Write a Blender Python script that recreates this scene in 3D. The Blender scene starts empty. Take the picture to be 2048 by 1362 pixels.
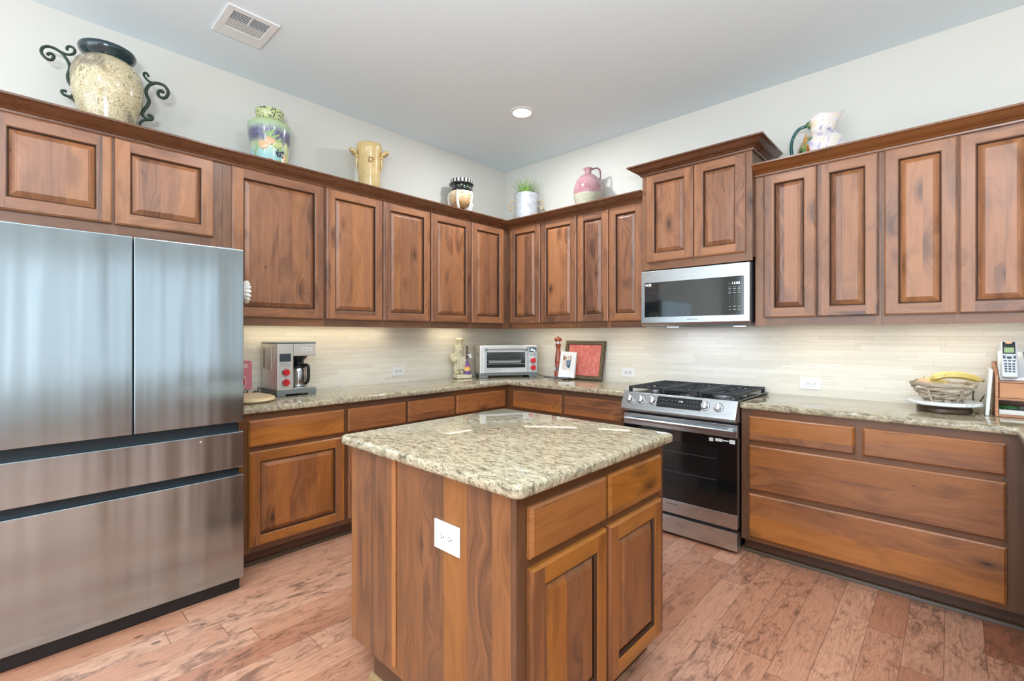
import bpy, bmesh, math, random
from mathutils import Vector, Matrix
random.seed(7)
PI = math.pi
SC = bpy.context.scene
COL = SC.collection
R90 = PI / 2

# ---------------------------------------------------------------- camera
W_IMG, H_IMG, F_PX = 2048.0, 1362.0, 944.0893
cam_d = bpy.data.cameras.new('camera')
cam_d.sensor_fit = 'HORIZONTAL'
cam_d.sensor_width = 36.0
cam_d.lens = 36.0 * F_PX / W_IMG
cam_d.shift_y = -(681.0 - 670.02) / W_IMG
cam_d.clip_start = 0.05
cam = bpy.data.objects.new('camera', cam_d)
COL.objects.link(cam)
cam.location = (3.4856, -3.6397, 1.3177)
cam.rotation_euler = (R90, 0, math.radians(43.0165))
SC.camera = cam

# ---------------------------------------------------------------- world, exposure, lights
SC.view_settings.view_transform = 'Standard'
SC.view_settings.look = 'None'
SC.view_settings.gamma = 1.0
SC.view_settings.exposure = 0.08
w = bpy.data.worlds.new('world'); SC.world = w; w.use_nodes = True
w.node_tree.nodes['Background'].inputs[0].default_value = (0.75, 0.87, 1.0, 1)
w.node_tree.nodes['Background'].inputs[1].default_value = 1.0
CEIL = 3.048

def area(name, loc, rot, sx, sy, power, col, spread=PI):
    l = bpy.data.lights.new(name, 'AREA'); l.shape = 'RECTANGLE'; l.size = sx; l.size_y = sy
    l.energy = power; l.color = col; l.spread = spread
    o = bpy.data.objects.new(name, l); o.location = loc; o.rotation_euler = rot; COL.objects.link(o); return o

def disk(name, loc, size, power, col, spread=PI):
    l = bpy.data.lights.new(name, 'AREA'); l.shape = 'DISK'; l.size = size
    l.energy = power; l.color = col; l.spread = spread
    o = bpy.data.objects.new(name, l); o.location = loc; COL.objects.link(o); return o

DAY = (0.83, 0.92, 1.0); WARM = (1.0, 0.89, 0.73); CAN = (0.95, 0.98, 1.0)
P_FRONT, P_RIGHT, P_CAN, P_UP, P_BAR = 124.0, 9.0, 12.5, 215.0, 0.30
# daylight through the windows of the room behind the camera
for wx in (1.0, 2.6, 4.2): area('daylight_front', (wx, -7.44, 1.45), (R90, 0, 0), 1.35, 2.2, P_FRONT/3, DAY)
for wy, k in ((-2.05, 1.0), (-5.4, 3.0)): area('daylight_right', (7.94, wy, 1.5), (R90, 0, R90), 1.45, 2.0, P_RIGHT*k, DAY)
# ceiling downlights
for i, (x, y) in enumerate([(1.038, -0.903), (2.35, -2.35), (1.9, -4.3), (2.9, -5.0), (4.6, -2.3), (4.6, -4.6), (1.2, -6.2), (4.4, -6.3)]):
    disk('downlight', (x, y, CEIL - 0.012), 0.13, P_CAN*(1.5 if i == 0 else 1), CAN)
# unseen fill lamp added beside the camera, aimed up to brighten the ceiling
area('ceiling_fill', (3.9, -4.2, 1.7), (PI, 0, 0), 0.5, 0.5, P_UP, (0.89, 0.945, 1.0))

# ---------------------------------------------------------------- helpers
class MB:
    def __init__(s): s.bm = bmesh.new()
    def quad(s, vs, mi=0):
        v = [s.bm.verts.new(p) for p in vs]
        f = s.bm.faces.new(v); f.material_index = mi; return f
    def box(s, x0, x1, y0, y1, z0, z1, mi=0):
        v = [s.bm.verts.new((x, y, z)) for x in (x0, x1) for y in (y0, y1) for z in (z0, z1)]
        for q in ((0,1,3,2),(4,6,7,5),(0,4,5,1),(2,3,7,6),(0,2,6,4),(1,5,7,3)):
            s.bm.faces.new([v[i] for i in q]).material_index = mi
        return v
    def xform(s, verts, M):
        for v in verts: v.co = M @ v.co
    def lathe(s, prof, c=(0,0,0), seg=32, mi=0, M=None, mif=None, sx=1.0, sy=1.0):
        rings = []
        allv = []
        for r, z in prof:
            if r < 1e-6:
                v = s.bm.verts.new((c[0], c[1], c[2]+z)); rings.append([v]); allv.append(v)
            else:
                ring = [s.bm.verts.new((c[0]+sx*r*math.cos(2*PI*i/seg), c[1]+sy*r*math.sin(2*PI*i/seg), c[2]+z)) for i in range(seg)]
                rings.append(ring); allv += ring
        for k in range(len(rings)-1):
            a, b = rings[k], rings[k+1]
            m = mif(k) if mif else mi
            for i in range(seg):
                j = (i+1) % seg
                if len(a) == 1 and len(b) == 1: continue
                if len(a) == 1: f = s.bm.faces.new((a[0], b[j], b[i]))
                elif len(b) == 1: f = s.bm.faces.new((a[i], a[j], b[0]))
                else: f = s.bm.faces.new((a[i], a[j], b[j], b[i]))
                f.material_index = m
        if M is not None: s.xform(allv, M)
        return allv
    def cyl(s, p0, p1, r, seg=20, mi=0, r2=None):
        r2 = r if r2 is None else r2
        p0, p1 = Vector(p0), Vector(p1); d = p1-p0; L = d.length
        M = Matrix.Translation(p0) @ d.to_track_quat('Z', 'Y').to_matrix().to_4x4()
        return s.lathe([(0,0),(r,0),(r2,L),(0,L)], seg=seg, mi=mi, M=M)
    def tube(s, pts, r, seg=8, mi=0, closed=False, flat=1.0):
        pts = [Vector(p) for p in pts]; n = len(pts)
        rs = r if isinstance(r, (list, tuple)) else [r]*n
        rings = []; up = None
        for i in range(n):
            if closed: t = (pts[(i+1) % n]-pts[i-1])
            else: t = pts[min(i+1, n-1)]-pts[max(i-1, 0)]
            t.normalize()
            if up is None:
                up = Vector((0,0,1)) if abs(t.z) < .9 else Vector((1,0,0))
            u = (up - t*up.dot(t));
            if u.length < 1e-5: u = t.orthogonal()
            u.normalize(); v = t.cross(u); up = u
            rings.append([s.bm.verts.new(pts[i] + (u*math.cos(2*PI*k/seg)*flat + v*math.sin(2*PI*k/seg))*rs[i]) for k in range(seg)])
        rng = range(n if closed else n-1)
        for i in rng:
            a, b = rings[i], rings[(i+1) % n]
            for k in range(seg):
                j = (k+1) % seg
                s.bm.faces.new((a[k], a[j], b[j], b[k])).material_index = mi
        if not closed:
            s.bm.faces.new(rings[0][::-1]).material_index = mi; s.bm.faces.new(rings[-1]).material_index = mi
        return rings
    def ball(s, c, r, seg=16, mi=0, M=None):
        rx, ry, rz = r if isinstance(r, (list, tuple)) else (r, r, r)
        n = seg//2
        prof = [(math.sin(PI*i/n), -math.cos(PI*i/n)) for i in range(n+1)]
        prof[0] = (0, -1); prof[-1] = (0, 1)
        vs = s.lathe(prof, seg=seg, mi=mi)
        T = Matrix.Translation(c) @ (M if M is not None else Matrix.Identity(4)) @ Matrix.Diagonal((rx, ry, rz, 1))
        s.xform(vs, T); return vs
    def prism(s, poly, a0, a1, plane='XZ', mi=0):
        def P(u, v, a): return (u, a, v) if plane == 'XZ' else ((u, v, a) if plane == 'XY' else (a, u, v))
        A = [s.bm.verts.new(P(u, v, a0)) for u, v in poly]; B = [s.bm.verts.new(P(u, v, a1)) for u, v in poly]
        n = len(poly)
        s.bm.faces.new(A[::-1]).material_index = mi; s.bm.faces.new(B).material_index = mi
        for i in range(n):
            j = (i+1) % n; s.bm.faces.new((A[i], A[j], B[j], B[i])).material_index = mi
        return A+B
    def out(s, name, mats, parent=None, loc=(0,0,0), rot=(0,0,0), smooth=None, bevel=0, bseg=2, sub=0, fix=True):
        bm = s.bm
        if fix: bmesh.ops.recalc_face_normals(bm, faces=bm.faces[:])
        me = bpy.data.meshes.new(name); bm.to_mesh(me); bm.free()
        if not isinstance(mats, (list, tuple)): mats = [mats]
        for m in mats: me.materials.append(m)
        if smooth is not None:
            me.shade_smooth(); me.set_sharp_from_angle(angle=math.radians(smooth))
        o = bpy.data.objects.new(name, me); COL.objects.link(o)
        o.location = loc; o.rotation_euler = rot if isinstance(rot, (list, tuple)) else (0,0,rot)
        if parent: o.parent = parent
        if bevel:
            b = o.modifiers.new('b', 'BEVEL'); b.width = bevel; b.segments = bseg; b.limit_method = 'ANGLE'; b.angle_limit = math.radians(40)
            b.harden_normals = False
        if sub:
            d = o.modifiers.new('s', 'SUBSURF'); d.levels = sub; d.render_levels = sub
        return o

def tag(o, label=None, cat=None, group=None, kind=None):
    if label: o['label'] = label
    if cat: o['category'] = cat
    if group: o['group'] = group
    if kind: o['kind'] = kind
    return o
def thing(name, label, cat, loc=(0,0,0), rot=0, group=None):
    o = bpy.data.objects.new(name, None); COL.objects.link(o); o.location = loc
    o.rotation_euler = (0,0,rot); o.empty_display_size = .05
    return tag(o, label, cat, group)
def plab(o, label): o['label'] = label; return o
def copy_tree(o, parent=None):
    c = o.copy(); COL.objects.link(c); c.parent = parent
    for ch in list(o.children): copy_tree(ch, c)
    return c
def text(s, size, name, mat, parent, loc, rot, depth=0.0004, align='CENTER', sx=1.0):
    cu = bpy.data.curves.new('t', 'FONT'); cu.body = s; cu.size = size; cu.extrude = depth; cu.align_x = align; cu.align_y = 'CENTER'
    cu.resolution_u = 2
    to = bpy.data.objects.new('t', cu)
    me = bpy.data.meshes.new_from_object(to); me.name = name
    bpy.data.objects.remove(to); bpy.data.curves.remove(cu)
    me.materials.clear(); me.materials.append(mat)
    o = bpy.data.objects.new(name, me); COL.objects.link(o); o.parent = parent; o.location = loc; o.rotation_euler = rot; o.scale = (sx,1,1)
    return o
def smoothpts(P, n=4):
    "Catmull-Rom through points"
    P = [Vector(p) for p in P]; out = []
    for i in range(len(P)-1):
        p0 = P[max(i-1,0)]; p1 = P[i]; p2 = P[i+1]; p3 = P[min(i+2,len(P)-1)]
        for k in range(n):
            t = k/n
            out.append(0.5*((2*p1)+(p2-p0)*t+(2*p0-5*p1+4*p2-p3)*t*t+(3*p1-p0-3*p2+p3)*t**3))
    out.append(P[-1]); return out

# ---------------------------------------------------------------- materials
def lin(r, g, b):
    f = lambda c: (c/255/12.92) if c/255 <= .04045 else ((c/255+.055)/1.055)**2.4
    return (f(r), f(g), f(b), 1)
class NT:
    def __init__(s, name):
        s.m = bpy.data.materials.new(name); s.m.use_nodes = True; s.t = s.m.node_tree; s.n = s.t.nodes; s.b = s.n['Principled BSDF']
    def __call__(s, kind, ins=None, **props):
        nd = s.n.new('ShaderNode'+kind)
        for k, v in props.items(): setattr(nd, k, v)
        for k, v in (ins or {}).items():
            i = nd.inputs[k]
            if isinstance(v, bpy.types.NodeSocket): s.t.links.new(v, i)
            else: i.default_value = v
        return nd
    def L(s, a, b): s.t.links.new(a, b)
    def set(s, **k):
        for n_, v in k.items():
            i = s.b.inputs[n_.replace('_', ' ')]
            if isinstance(v, bpy.types.NodeSocket): s.L(v, i)
            else: i.default_value = v
    def math(s, op, a, b=0.0, c=0.0, clamp=False):
        return s('Math', {0: a, 1: b, 2: c}, operation=op, use_clamp=clamp).outputs[0]
    def mix(s, f, a, b, mode='MIX'):
        return s('Mix', {0: f, 6: a, 7: b}, data_type='RGBA', blend_type=mode).outputs[2]
    def ramp(s, f, stops, interp='LINEAR'):
        nd = s('ValToRGB', {0: f}); cr = nd.color_ramp; cr.interpolation = interp
        while len(cr.elements) < len(stops): cr.elements.new(.5)
        for e, (p, c) in zip(cr.elements, stops): e.position = p; e.color = c if len(c) == 4 else (*c, 1)
        return nd.outputs[0]
    def noise(s, vec, scale, detail=4, rough=.5, dist=0.0, out=0, dim='3D'):
        return s('TexNoise', {'Vector': vec, 'Scale': scale, 'Detail': detail, 'Roughness': rough, 'Distortion': dist}, noise_dimensions=dim).outputs[out]
    def mapr(s, v, a, b, c, d):
        return s('MapRange', {0: v, 1: a, 2: b, 3: c, 4: d}).outputs[0]
    def bump(s, hgt, strength=.2, dist=.01):
        nd = s('Bump', {'Height': hgt, 'Strength': strength, 'Distance': dist}); s.L(nd.outputs[0], s.b.inputs['Normal'])
MC = {}
def plain(name, rgb, rough=.5, metal=0.0, coat=0.0, emit=None, es=1.0, alpha=None, ior=None, trans=0.0):
    if name in MC: return MC[name]
    t = NT(name); t.set(Base_Color=lin(*rgb), Roughness=rough, Metallic=metal, Coat_Weight=coat)
    if coat: t.set(Coat_Roughness=.08)
    if emit: t.set(Emission_Color=lin(*emit), Emission_Strength=es)
    if trans: t.set(Transmission_Weight=trans)
    if ior: t.set(IOR=ior)
    MC[name] = t.m; return t.m

def wood(name, grain='Z', cross='X', board=.085, light=(178,126,90), mid=(144,94,63), dark=(80,51,39), mott=1.0, sheen=.3, rough=.36, knots=1.0):
    t = NT(name)
    tc = t('TexCoord').outputs['Object']; rnd = t('ObjectInfo').outputs['Random']
    off = t('CombineXYZ', {0: t.math('MULTIPLY', rnd, 37.0), 1: t.math('MULTIPLY', rnd, 17.0), 2: t.math('MULTIPLY', rnd, 53.0)}).outputs[0]
    sep = t('SeparateXYZ', {0: t('VectorMath', {0: tc, 1: off}, operation='ADD').outputs[0]}).outputs
    ax = {'X': 0, 'Y': 1, 'Z': 2}
    g = sep[ax[grain]]; third = [a for a in 'XYZ' if a not in (grain, cross)][0]; c = sep[ax[cross]]; d = sep[ax[third]]
    # glued boards across the panel
    bi = t.math('FLOOR', t.math('DIVIDE', t.math('ADD', c, t.math('MULTIPLY', t.noise(t('CombineXYZ', {0: t.math('FLOOR', t.math('DIVIDE', c, board*3))}).outputs[0], 5.0, 0), .06)), board))
    bw = t('TexWhiteNoise', {'Vector': t('CombineXYZ', {0: bi, 1: t.math('MULTIPLY', rnd, 91.0)}).outputs[0]}, noise_dimensions='3D').outputs[0]
    gofs = t.math('ADD', g, t.math('MULTIPLY', bw, 11.0))
    # knots (large distorted cells along the grain)
    kv = t('CombineXYZ', {0: t.math('MULTIPLY', c, 7.5), 1: t.math('MULTIPLY', gofs, 3.1), 2: t.math('MULTIPLY', d, .5)}).outputs[0]
    kn = t('TexVoronoi', {'Vector': kv, 'Scale': 1.0, 'Randomness': 1.0}, feature='F1').outputs
    kd = kn['Distance']; kc = t('SeparateColor', {0: kn['Color']}).outputs[0]
    kon = t.math('GREATER_THAN', kc, .32)
    kd2 = t.math('ADD', kd, t.math('MULTIPLY', t.math('SUBTRACT', 1.0, kon), 2.0))
    # grain swirls around the knots
    warp = t.math('MULTIPLY', t.mapr(kd2, 0.0, .6, 1.0, 0.0), .085)
    cw = t.math('ADD', c, warp)
    gv = t('CombineXYZ', {0: t.math('MULTIPLY', cw, 34.0), 1: t.math('MULTIPLY', gofs, 1.5), 2: t.math('MULTIPLY', d, 8.0)}).outputs[0]
    grainn = t.noise(gv, 1.0, 7, .62, .7)
    fv = t('CombineXYZ', {0: t.math('MULTIPLY', cw, 260.0), 1: t.math('MULTIPLY', gofs, 9.0), 2: t.math('MULTIPLY', d, 60.0)}).outputs[0]
    fine = t.noise(fv, 1.0, 3, .6)
    mv = t('CombineXYZ', {0: t.math('MULTIPLY', cw, 7.0), 1: t.math('MULTIPLY', gofs, 2.4), 2: t.math('MULTIPLY', d, 4.0)}).outputs[0]
    mo = t.noise(mv, 1.0, 5, .58, .9)
    tone = t.math('ADD', t.math('MULTIPLY', grainn, .62), t.math('MULTIPLY', bw, .34))
    tone = t.math('ADD', tone, t.math('SUBTRACT', t.math('MULTIPLY', fine, .26), .10))
    col = t.ramp(tone, [(.22, lin(*dark)), (.42, lin(*mid)), (.60, lin(*[(a+b)/2 for a, b in zip(mid, light)])), (.82, lin(*light))])
    mk = t.mapr(mo, .50, .66, 0.0, .85*mott)
    col = t.mix(mk, col, t.mix(.5, lin(*dark), col))
    ck = t.mapr(t.math('ADD', kd2, t.math('MULTIPLY', t.math('SUBTRACT', fine, .5), .16)), .035, .085, 1.0, 0.0)
    halo = t.mapr(t.math('ADD', kd2, t.math('MULTIPLY', t.math('SUBTRACT', grainn, .5), .35)), .06, .30, .72*knots, 0.0)
    pv2 = t('CombineXYZ', {0: t.math('MULTIPLY', c, 15.0), 1: t.math('MULTIPLY', gofs, 8.0), 2: t.math('MULTIPLY', d, 1.0)}).outputs[0]
    pk = t('TexVoronoi', {'Vector': pv2, 'Scale': 1.0}, feature='F1').outputs
    pin = t.math('MULTIPLY', t.mapr(t.math('ADD', pk['Distance'], t.math('MULTIPLY', t.math('SUBTRACT', fine, .5), .12)), .05, .12, 1.0, 0.0), t.math('GREATER_THAN', t('SeparateColor', {0: pk['Color']}).outputs[1], .86))
    col = t.mix(halo, col, lin(*[q*.86 for q in dark]))
    col = t.mix(t.math('MULTIPLY', t.math('MAXIMUM', ck, t.math('MULTIPLY', pin, .8), clamp=True), .9*knots), col, lin(48, 28, 20))
    col = t('HueSaturation', {'Hue': .5, 'Saturation': t.mapr(bw, 0, 1, .92, 1.06), 'Value': t.math('ADD', .90, t.math('MULTIPLY', rnd, .18)), 'Fac': 1.0, 'Color': col}).outputs[0]
    t.set(Base_Color=col, Roughness=t.mapr(grainn, .2, .8, rough-.06, rough+.08), Coat_Weight=sheen, Coat_Roughness=.22)
    t.bump(t.math('ADD', t.math('MULTIPLY', grainn, .5), t.math('MULTIPLY', fine, .4)), .10, .002)
    return t.m
WV = wood('alder_upright', 'Z', 'X')
WH = wood('alder_lengthwise', 'X', 'Z', board=.2)
WVB = wood('alder_base_upright', 'Z', 'X', light=(172,112,60), mid=(138,80,38), dark=(76,44,26))
WHB = wood('alder_base_lengthwise', 'X', 'Z', board=.2, light=(174,114,62), mid=(142,84,41), dark=(78,46,28))
WFR = wood('alder_frame_upright', 'Z', 'X', board=.4, light=(148,104,74), mid=(120,80,54), dark=(74,50,36), mott=.8)
WFH = wood('alder_frame_lengthwise', 'X', 'Z', board=.4, light=(142,98,68), mid=(112,74,50), dark=(72,48,34), mott=.8)
WCR = wood('alder_crown', 'X', 'Z', board=.5, light=(134,86,50), mid=(104,62,34), dark=(66,40,24), sheen=.5, rough=.28, mott=.5, knots=.2)
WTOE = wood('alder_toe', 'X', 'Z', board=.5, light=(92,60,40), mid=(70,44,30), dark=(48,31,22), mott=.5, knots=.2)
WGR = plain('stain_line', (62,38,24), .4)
WSH = plain('shoe_stain', (70,50,32), .4)

def granite():
    t = NT('granite'); tc = t('TexCoord').outputs['Object']
    rot = t('Mapping', {'Vector': tc, 'Rotation': (0, 0, .7), 'Scale': (1.0, 2.4, 1.6)}).outputs[0]
    wv = t.noise(tc, 9.0, 3, .5, out=1)
    v1 = t('VectorMath', {0: rot, 1: t('VectorMath', {0: wv, 3: .06}, operation='SCALE').outputs[0]}, operation='ADD').outputs[0]
    a = t.noise(v1, 24.0, 8, .68, .6)
    col = t.ramp(a, [(.30, lin(88,80,62)), (.41, lin(138,127,104)), (.50, lin(172,160,134)), (.62, lin(194,183,158)), (.8, lin(212,204,184))])
    b = t.noise(v1, 70.0, 5, .7)
    col = t.mix(t.mapr(b, .54, .66, 0, .6), col, lin(104,96,72))
    # dark mineral flakes in clusters
    vo = t('TexVoronoi', {'Vector': v1, 'Scale': 95.0, 'Randomness': 1.0}).outputs
    cl = t.noise(v1, 13.0, 4, .6)
    fl = t.math('MULTIPLY', t.math('LESS_THAN', vo['Distance'], .34), t.math('GREATER_THAN', t('SeparateColor', {0: vo['Color']}).outputs[1], t.mapr(cl, .32, .62, .95, .45)))
    col = t.mix(t.math('MULTIPLY', fl, .85), col, lin(62,62,58))
    vo2 = t('TexVoronoi', {'Vector': v1, 'Scale': 40.0, 'Randomness': 1.0}).outputs
    fl2 = t.math('MULTIPLY', t.math('LESS_THAN', vo2['Distance'], .22), t.math('GREATER_THAN', t('SeparateColor', {0: vo2['Color']}).outputs[0], .86))
    col = t.mix(t.math('MULTIPLY', fl2, .7), col, lin(110,72,54))
    t.set(Base_Color=col, Roughness=.06, Specular_IOR_Level=.5)
    return t.m
GRAN = granite()

def floor_mat():
    t = NT('floor_planks'); g = t('NewGeometry').outputs['Position']
    s = t('SeparateXYZ', {0: g}).outputs; x, y = s[0], s[1]
    PWD = .127
    xr = t.math('DIVIDE', t.math('ADD', x, 20.035), PWD); row = t.math('FLOOR', xr); fx = t.math('FRACT', xr)
    ro = t('TexWhiteNoise', {1: row}, noise_dimensions='1D').outputs[0]
    rl = t('TexWhiteNoise', {1: t.math('ADD', row, 77.3)}, noise_dimensions='1D').outputs[0]
    yl = t.math('DIVIDE', t.math('ADD', t.math('ADD', y, 30.0), t.math('MULTIPLY', ro, 3.0)), t.math('ADD', .75, t.math('MULTIPLY', rl, .5)))
    cell = t.math('FLOOR', yl); fy = t.math('FRACT', yl)
    pr = t('TexWhiteNoise', {'Vector': t('CombineXYZ', {0: row, 1: cell}).outputs[0]}, noise_dimensions='2D').outputs
    pv = pr[0]
    po = t.math('MULTIPLY', pv, 43.0)
    gv = t('CombineXYZ', {0: t.math('MULTIPLY', x, 11.0), 1: t.math('ADD', t.math('MULTIPLY', y, 1.7), po), 2: po}).outputs[0]
    a = t.noise(gv, 1.0, 4, .5, .5)
    rings = t.math('SINE', t.math('MULTIPLY', a, 95.0))
    rmask = t.mapr(t.noise(t('CombineXYZ', {0: t.math('MULTIPLY', x, 3.0), 1: t.math('MULTIPLY', y, 1.3), 2: po}).outputs[0], 1.0, 2, .5), .38, .62, .15, 1.0)
    ring = t.math('MULTIPLY', t.mapr(rings, .45, 1.0, 0, 1), rmask)
    fv = t('CombineXYZ', {0: t.math('MULTIPLY', x, 160.0), 1: t.math('ADD', t.math('MULTIPLY', y, 9.0), po), 2: po}).outputs[0]
    fine = t.noise(fv, 1.0, 4, .65)
    dv = t('CombineXYZ', {0: t.math('MULTIPLY', x, 20.0), 1: t.math('ADD', t.math('MULTIPLY', y, 8.0), po), 2: po}).outputs[0]
    dist = t.noise(dv, 1.0, 6, .72, .6)
    base = t.ramp(pv, [(0, lin(174,118,90)), (.3, lin(204,154,126)), (.55, lin(184,130,102)), (.8, lin(210,164,136)), (1, lin(158,98,72))])
    base = t.mix(t.mapr(fine, .41, .70, 0, .55), base, lin(146,94,68))
    base = t.mix(t.math('MULTIPLY', ring, t.math('MULTIPLY', t.mapr(pr[0], 0, 1, .4, .8), .85)), base, lin(138,86,64))
    base = t.mix(t.mapr(t.math('ADD', dist, t.math('MULTIPLY', t.math('SUBTRACT', pv, .5), .10)), .52, .68, 0, .80), base, lin(94,64,50))
    dv2 = t('CombineXYZ', {0: t.math('MULTIPLY', x, 9.0), 1: t.math('ADD', t.math('MULTIPLY', y, 5.0), po), 2: po}).outputs[0]
    knv = t('TexVoronoi', {'Vector': dv2, 'Scale': 1.0}).outputs
    kk = t.math('MULTIPLY', t.math('LESS_THAN', t.math('ADD', knv['Distance'], t.math('MULTIPLY', fine, .1)), .15), t.math('GREATER_THAN', t('SeparateColor', {0: knv['Color']}).outputs[0], .86))
    base = t.mix(t.math('MULTIPLY', kk, .75), base, lin(70,48,40))
    ex = t.math('MINIMUM', fx, t.math('SUBTRACT', 1.0, fx)); ey = t.math('MINIMUM', fy, t.math('SUBTRACT', 1.0, fy))
    seam = t.math('MAXIMUM', t.math('LESS_THAN', ex, .011), t.math('LESS_THAN', ey, .0018))
    base = t.mix(t.math('MULTIPLY', seam, .62), base, lin(80,54,44))
    rg = t.mapr(dist, .3, .7, .27, .42)
    t.set(Base_Color=base, Roughness=rg, Specular_IOR_Level=.5)
    hh = t.math('SUBTRACT', t.math('ADD', t.math('MULTIPLY', dist, .5), t.math('MULTIPLY', a, .5)), t.math('MULTIPLY', seam, .5))
    t.bump(hh, .22, .004)
    return t.m
FLOOR = floor_mat()

def tile_mat(axis):
    t = NT('backsplash_stone'); s = t('SeparateXYZ', {0: t('NewGeometry').outputs['Position']}).outputs
    u = s[0] if axis == 'X' else s[1]; z = s[2]
    H = .0215
    zr = t.math('DIVIDE', t.math('ADD', z, t.math('MULTIPLY', t.math('SINE', t.math('MULTIPLY', z, 74.0)), .006)), H); row = t.math('FLOOR', zr); fz = t.math('FRACT', zr)
    ro = t('TexWhiteNoise', {1: row}, noise_dimensions='1D').outputs[0]
    ul = t.math('DIVIDE', t.math('ADD', t.math('ADD', u, 20), t.math('MULTIPLY', ro, 2.0)), t.math('ADD', .28, t.math('MULTIPLY', ro, .16)))
    cell = t.math('FLOOR', ul); fu = t.math('FRACT', ul)
    pv = t('TexWhiteNoise', {'Vector': t('CombineXYZ', {0: row, 1: cell}).outputs[0]}, noise_dimensions='2D').outputs[0]
    v = t('CombineXYZ', {0: t.math('MULTIPLY', u, 6.0), 1: t.math('ADD', t.math('MULTIPLY', z, 60.0), t.math('MULTIPLY', pv, 30.0)), 2: pv}).outputs[0]
    n = t.noise(v, 1.0, 5, .6)
    col = t.ramp(pv, [(0, lin(226,221,207)), (.5, lin(232,227,214)), (1, lin(238,234,223))])
    col = t.mix(t.mapr(n, .45, .75, 0, .35), col, lin(216,209,192))
    ez = t.math('MINIMUM', fz, t.math('SUBTRACT', 1.0, fz)); eu = t.math('MINIMUM', fu, t.math('SUBTRACT', 1.0, fu))
    vary = t.math('GREATER_THAN', t('TexWhiteNoise', {'Vector': t('CombineXYZ', {0: row, 1: cell, 2: 4.0}).outputs[0]}, noise_dimensions='3D').outputs[0], .25)
    seam = t.math('MAXIMUM', t.math('MULTIPLY', t.math('LESS_THAN', ez, .045), t.math('ADD', .45, t.math('MULTIPLY', vary, .55))), t.math('LESS_THAN', eu, .0035))
    col = t.mix(t.math('MULTIPLY', seam, .30), col, lin(166,158,140))
    t.set(Base_Color=col, Roughness=.42)
    t.bump(t.math('SUBTRACT', t.math('ADD', t.math('MULTIPLY', pv, .5), t.math('MULTIPLY', n, .2)), t.math('MULTIPLY', seam, 1.0)), .35, .003)
    return t.m

def paint(name, rgb, bump=.05):
    t = NT(name); g = t('NewGeometry').outputs['Position']
    n = t.noise(g, 160.0, 3, .5)
    t.set(Base_Color=lin(*rgb), Roughness=.75, Specular_IOR_Level=.25); t.bump(n, bump, .002); return t.m
WALLP = paint('wall_paint', (214,214,207)); CEILP = paint('ceiling_paint', (226,240,246))

def steel(name, rgb=(196,200,202), rough=.2, axis='X', wav=0.0, brush=.05):
    t = NT(name); tc = t('TexCoord').outputs['Object']
    sc = {'X': (4, 900, 900), 'Z': (900, 900, 4)}[axis]
    b = t.noise(t('Mapping', {'Vector': tc, 'Scale': sc}).outputs[0], 1.0, 2, .5)
    t.set(Base_Color=t.mix(t.mapr(b, .3, .7, 0, 0 if wav else .02), lin(*rgb), lin(*[q*.8 for q in rgb])), Metallic=1.0, Roughness=(rough if wav else t.mapr(b, .3, .7, rough-.015, rough+.02)))
    hgt = t.math('MULTIPLY', b, brush*.004)
    if wav:
        wv = t.math('ADD', t.noise(t('Mapping', {'Vector': tc, 'Scale': (5.0, 1.0, .35)}).outputs[0], 1.0, 1.5, .5), t.math('MULTIPLY', t.noise(t('Mapping', {'Vector': tc, 'Scale': (17.0, 1.0, .5)}).outputs[0], 1.0, 1.0, .5), .13))
        hgt = t.math('ADD', hgt, t.math('MULTIPLY', wv, wav))
    if wav:
        t.set(Anisotropic=.92, Tangent=t('Tangent', direction_type='RADIAL', axis='Z').outputs[0])
    t.bump(hgt, 1.0, 1.0 if wav else .05)
    return t.m
STF = steel('fridge_steel', (174,187,194), .21, 'X', wav=.02, brush=.0)
STL = steel('appliance_steel', (200,206,210), .27, 'X')
BLK = plain('black_plastic', (22,24,26), .35)
BLKG = plain('black_glass', (14,16,18), .06, coat=.5)
DGREY = plain('dark_grey_metal', (38,48,54), .38, metal=.5)
WHITE = plain('white_plastic', (236,236,234), .35)
# ---------------------------------------------------------------- room
XR, YF = 8.0, -7.5
def struct(name, mb, mat, **k): return tag(mb.out(name, mat, **k), kind='structure')
m = MB(); m.box(-.1, XR+.1, YF-.1, .1, -.05, 0); struct('floor', m, FLOOR)
m = MB(); m.box(-.1, XR+.1, YF-.1, .1, CEIL, CEIL+.1); struct('ceiling', m, CEILP)
m = MB(); m.box(-.1, 0, YF-.1, .1, 0, CEIL); struct('wall_left', m, WALLP)
m = MB(); m.box(0, XR+.1, 0, .1, 0, CEIL); struct('wall_back', m, WALLP)
def wall_open(name, a0, a1, holes, fixed0, fixed1, axis):
    "wall with rectangular window openings: holes (u0,u1,z0,z1)"
    m = MB()
    def bx(u0, u1, z0, z1):
        if u1-u0 < 1e-4 or z1-z0 < 1e-4: return
        if axis == 'X': m.box(u0, u1, fixed0, fixed1, z0, z1)
        else: m.box(fixed0, fixed1, u0, u1, z0, z1)
    u = a0
    for (h0, h1, z0, z1) in sorted(holes):
        bx(u, h0, 0, CEIL); bx(h0, h1, 0, z0); bx(h0, h1, z1, CEIL); u = h1
    bx(u, a1, 0, CEIL)
    return struct(name, m, WALLP)
fh = [(.3, 1.7, .3, 2.55), (1.9, 3.3, .3, 2.55), (3.5, 4.9, .3, 2.55)]
rh = [(-6.15, -4.65, .45, 2.5), (-2.8, -1.3, .45, 2.5)]
wall_open('wall_front', 0, XR, fh, YF-.1, YF, 'X')
wall_open('wall_right', YF-.1, 0, rh, XR, XR+.1, 'Y')
TRIMW = plain('trim_white', (236,238,236), .4)
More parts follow.
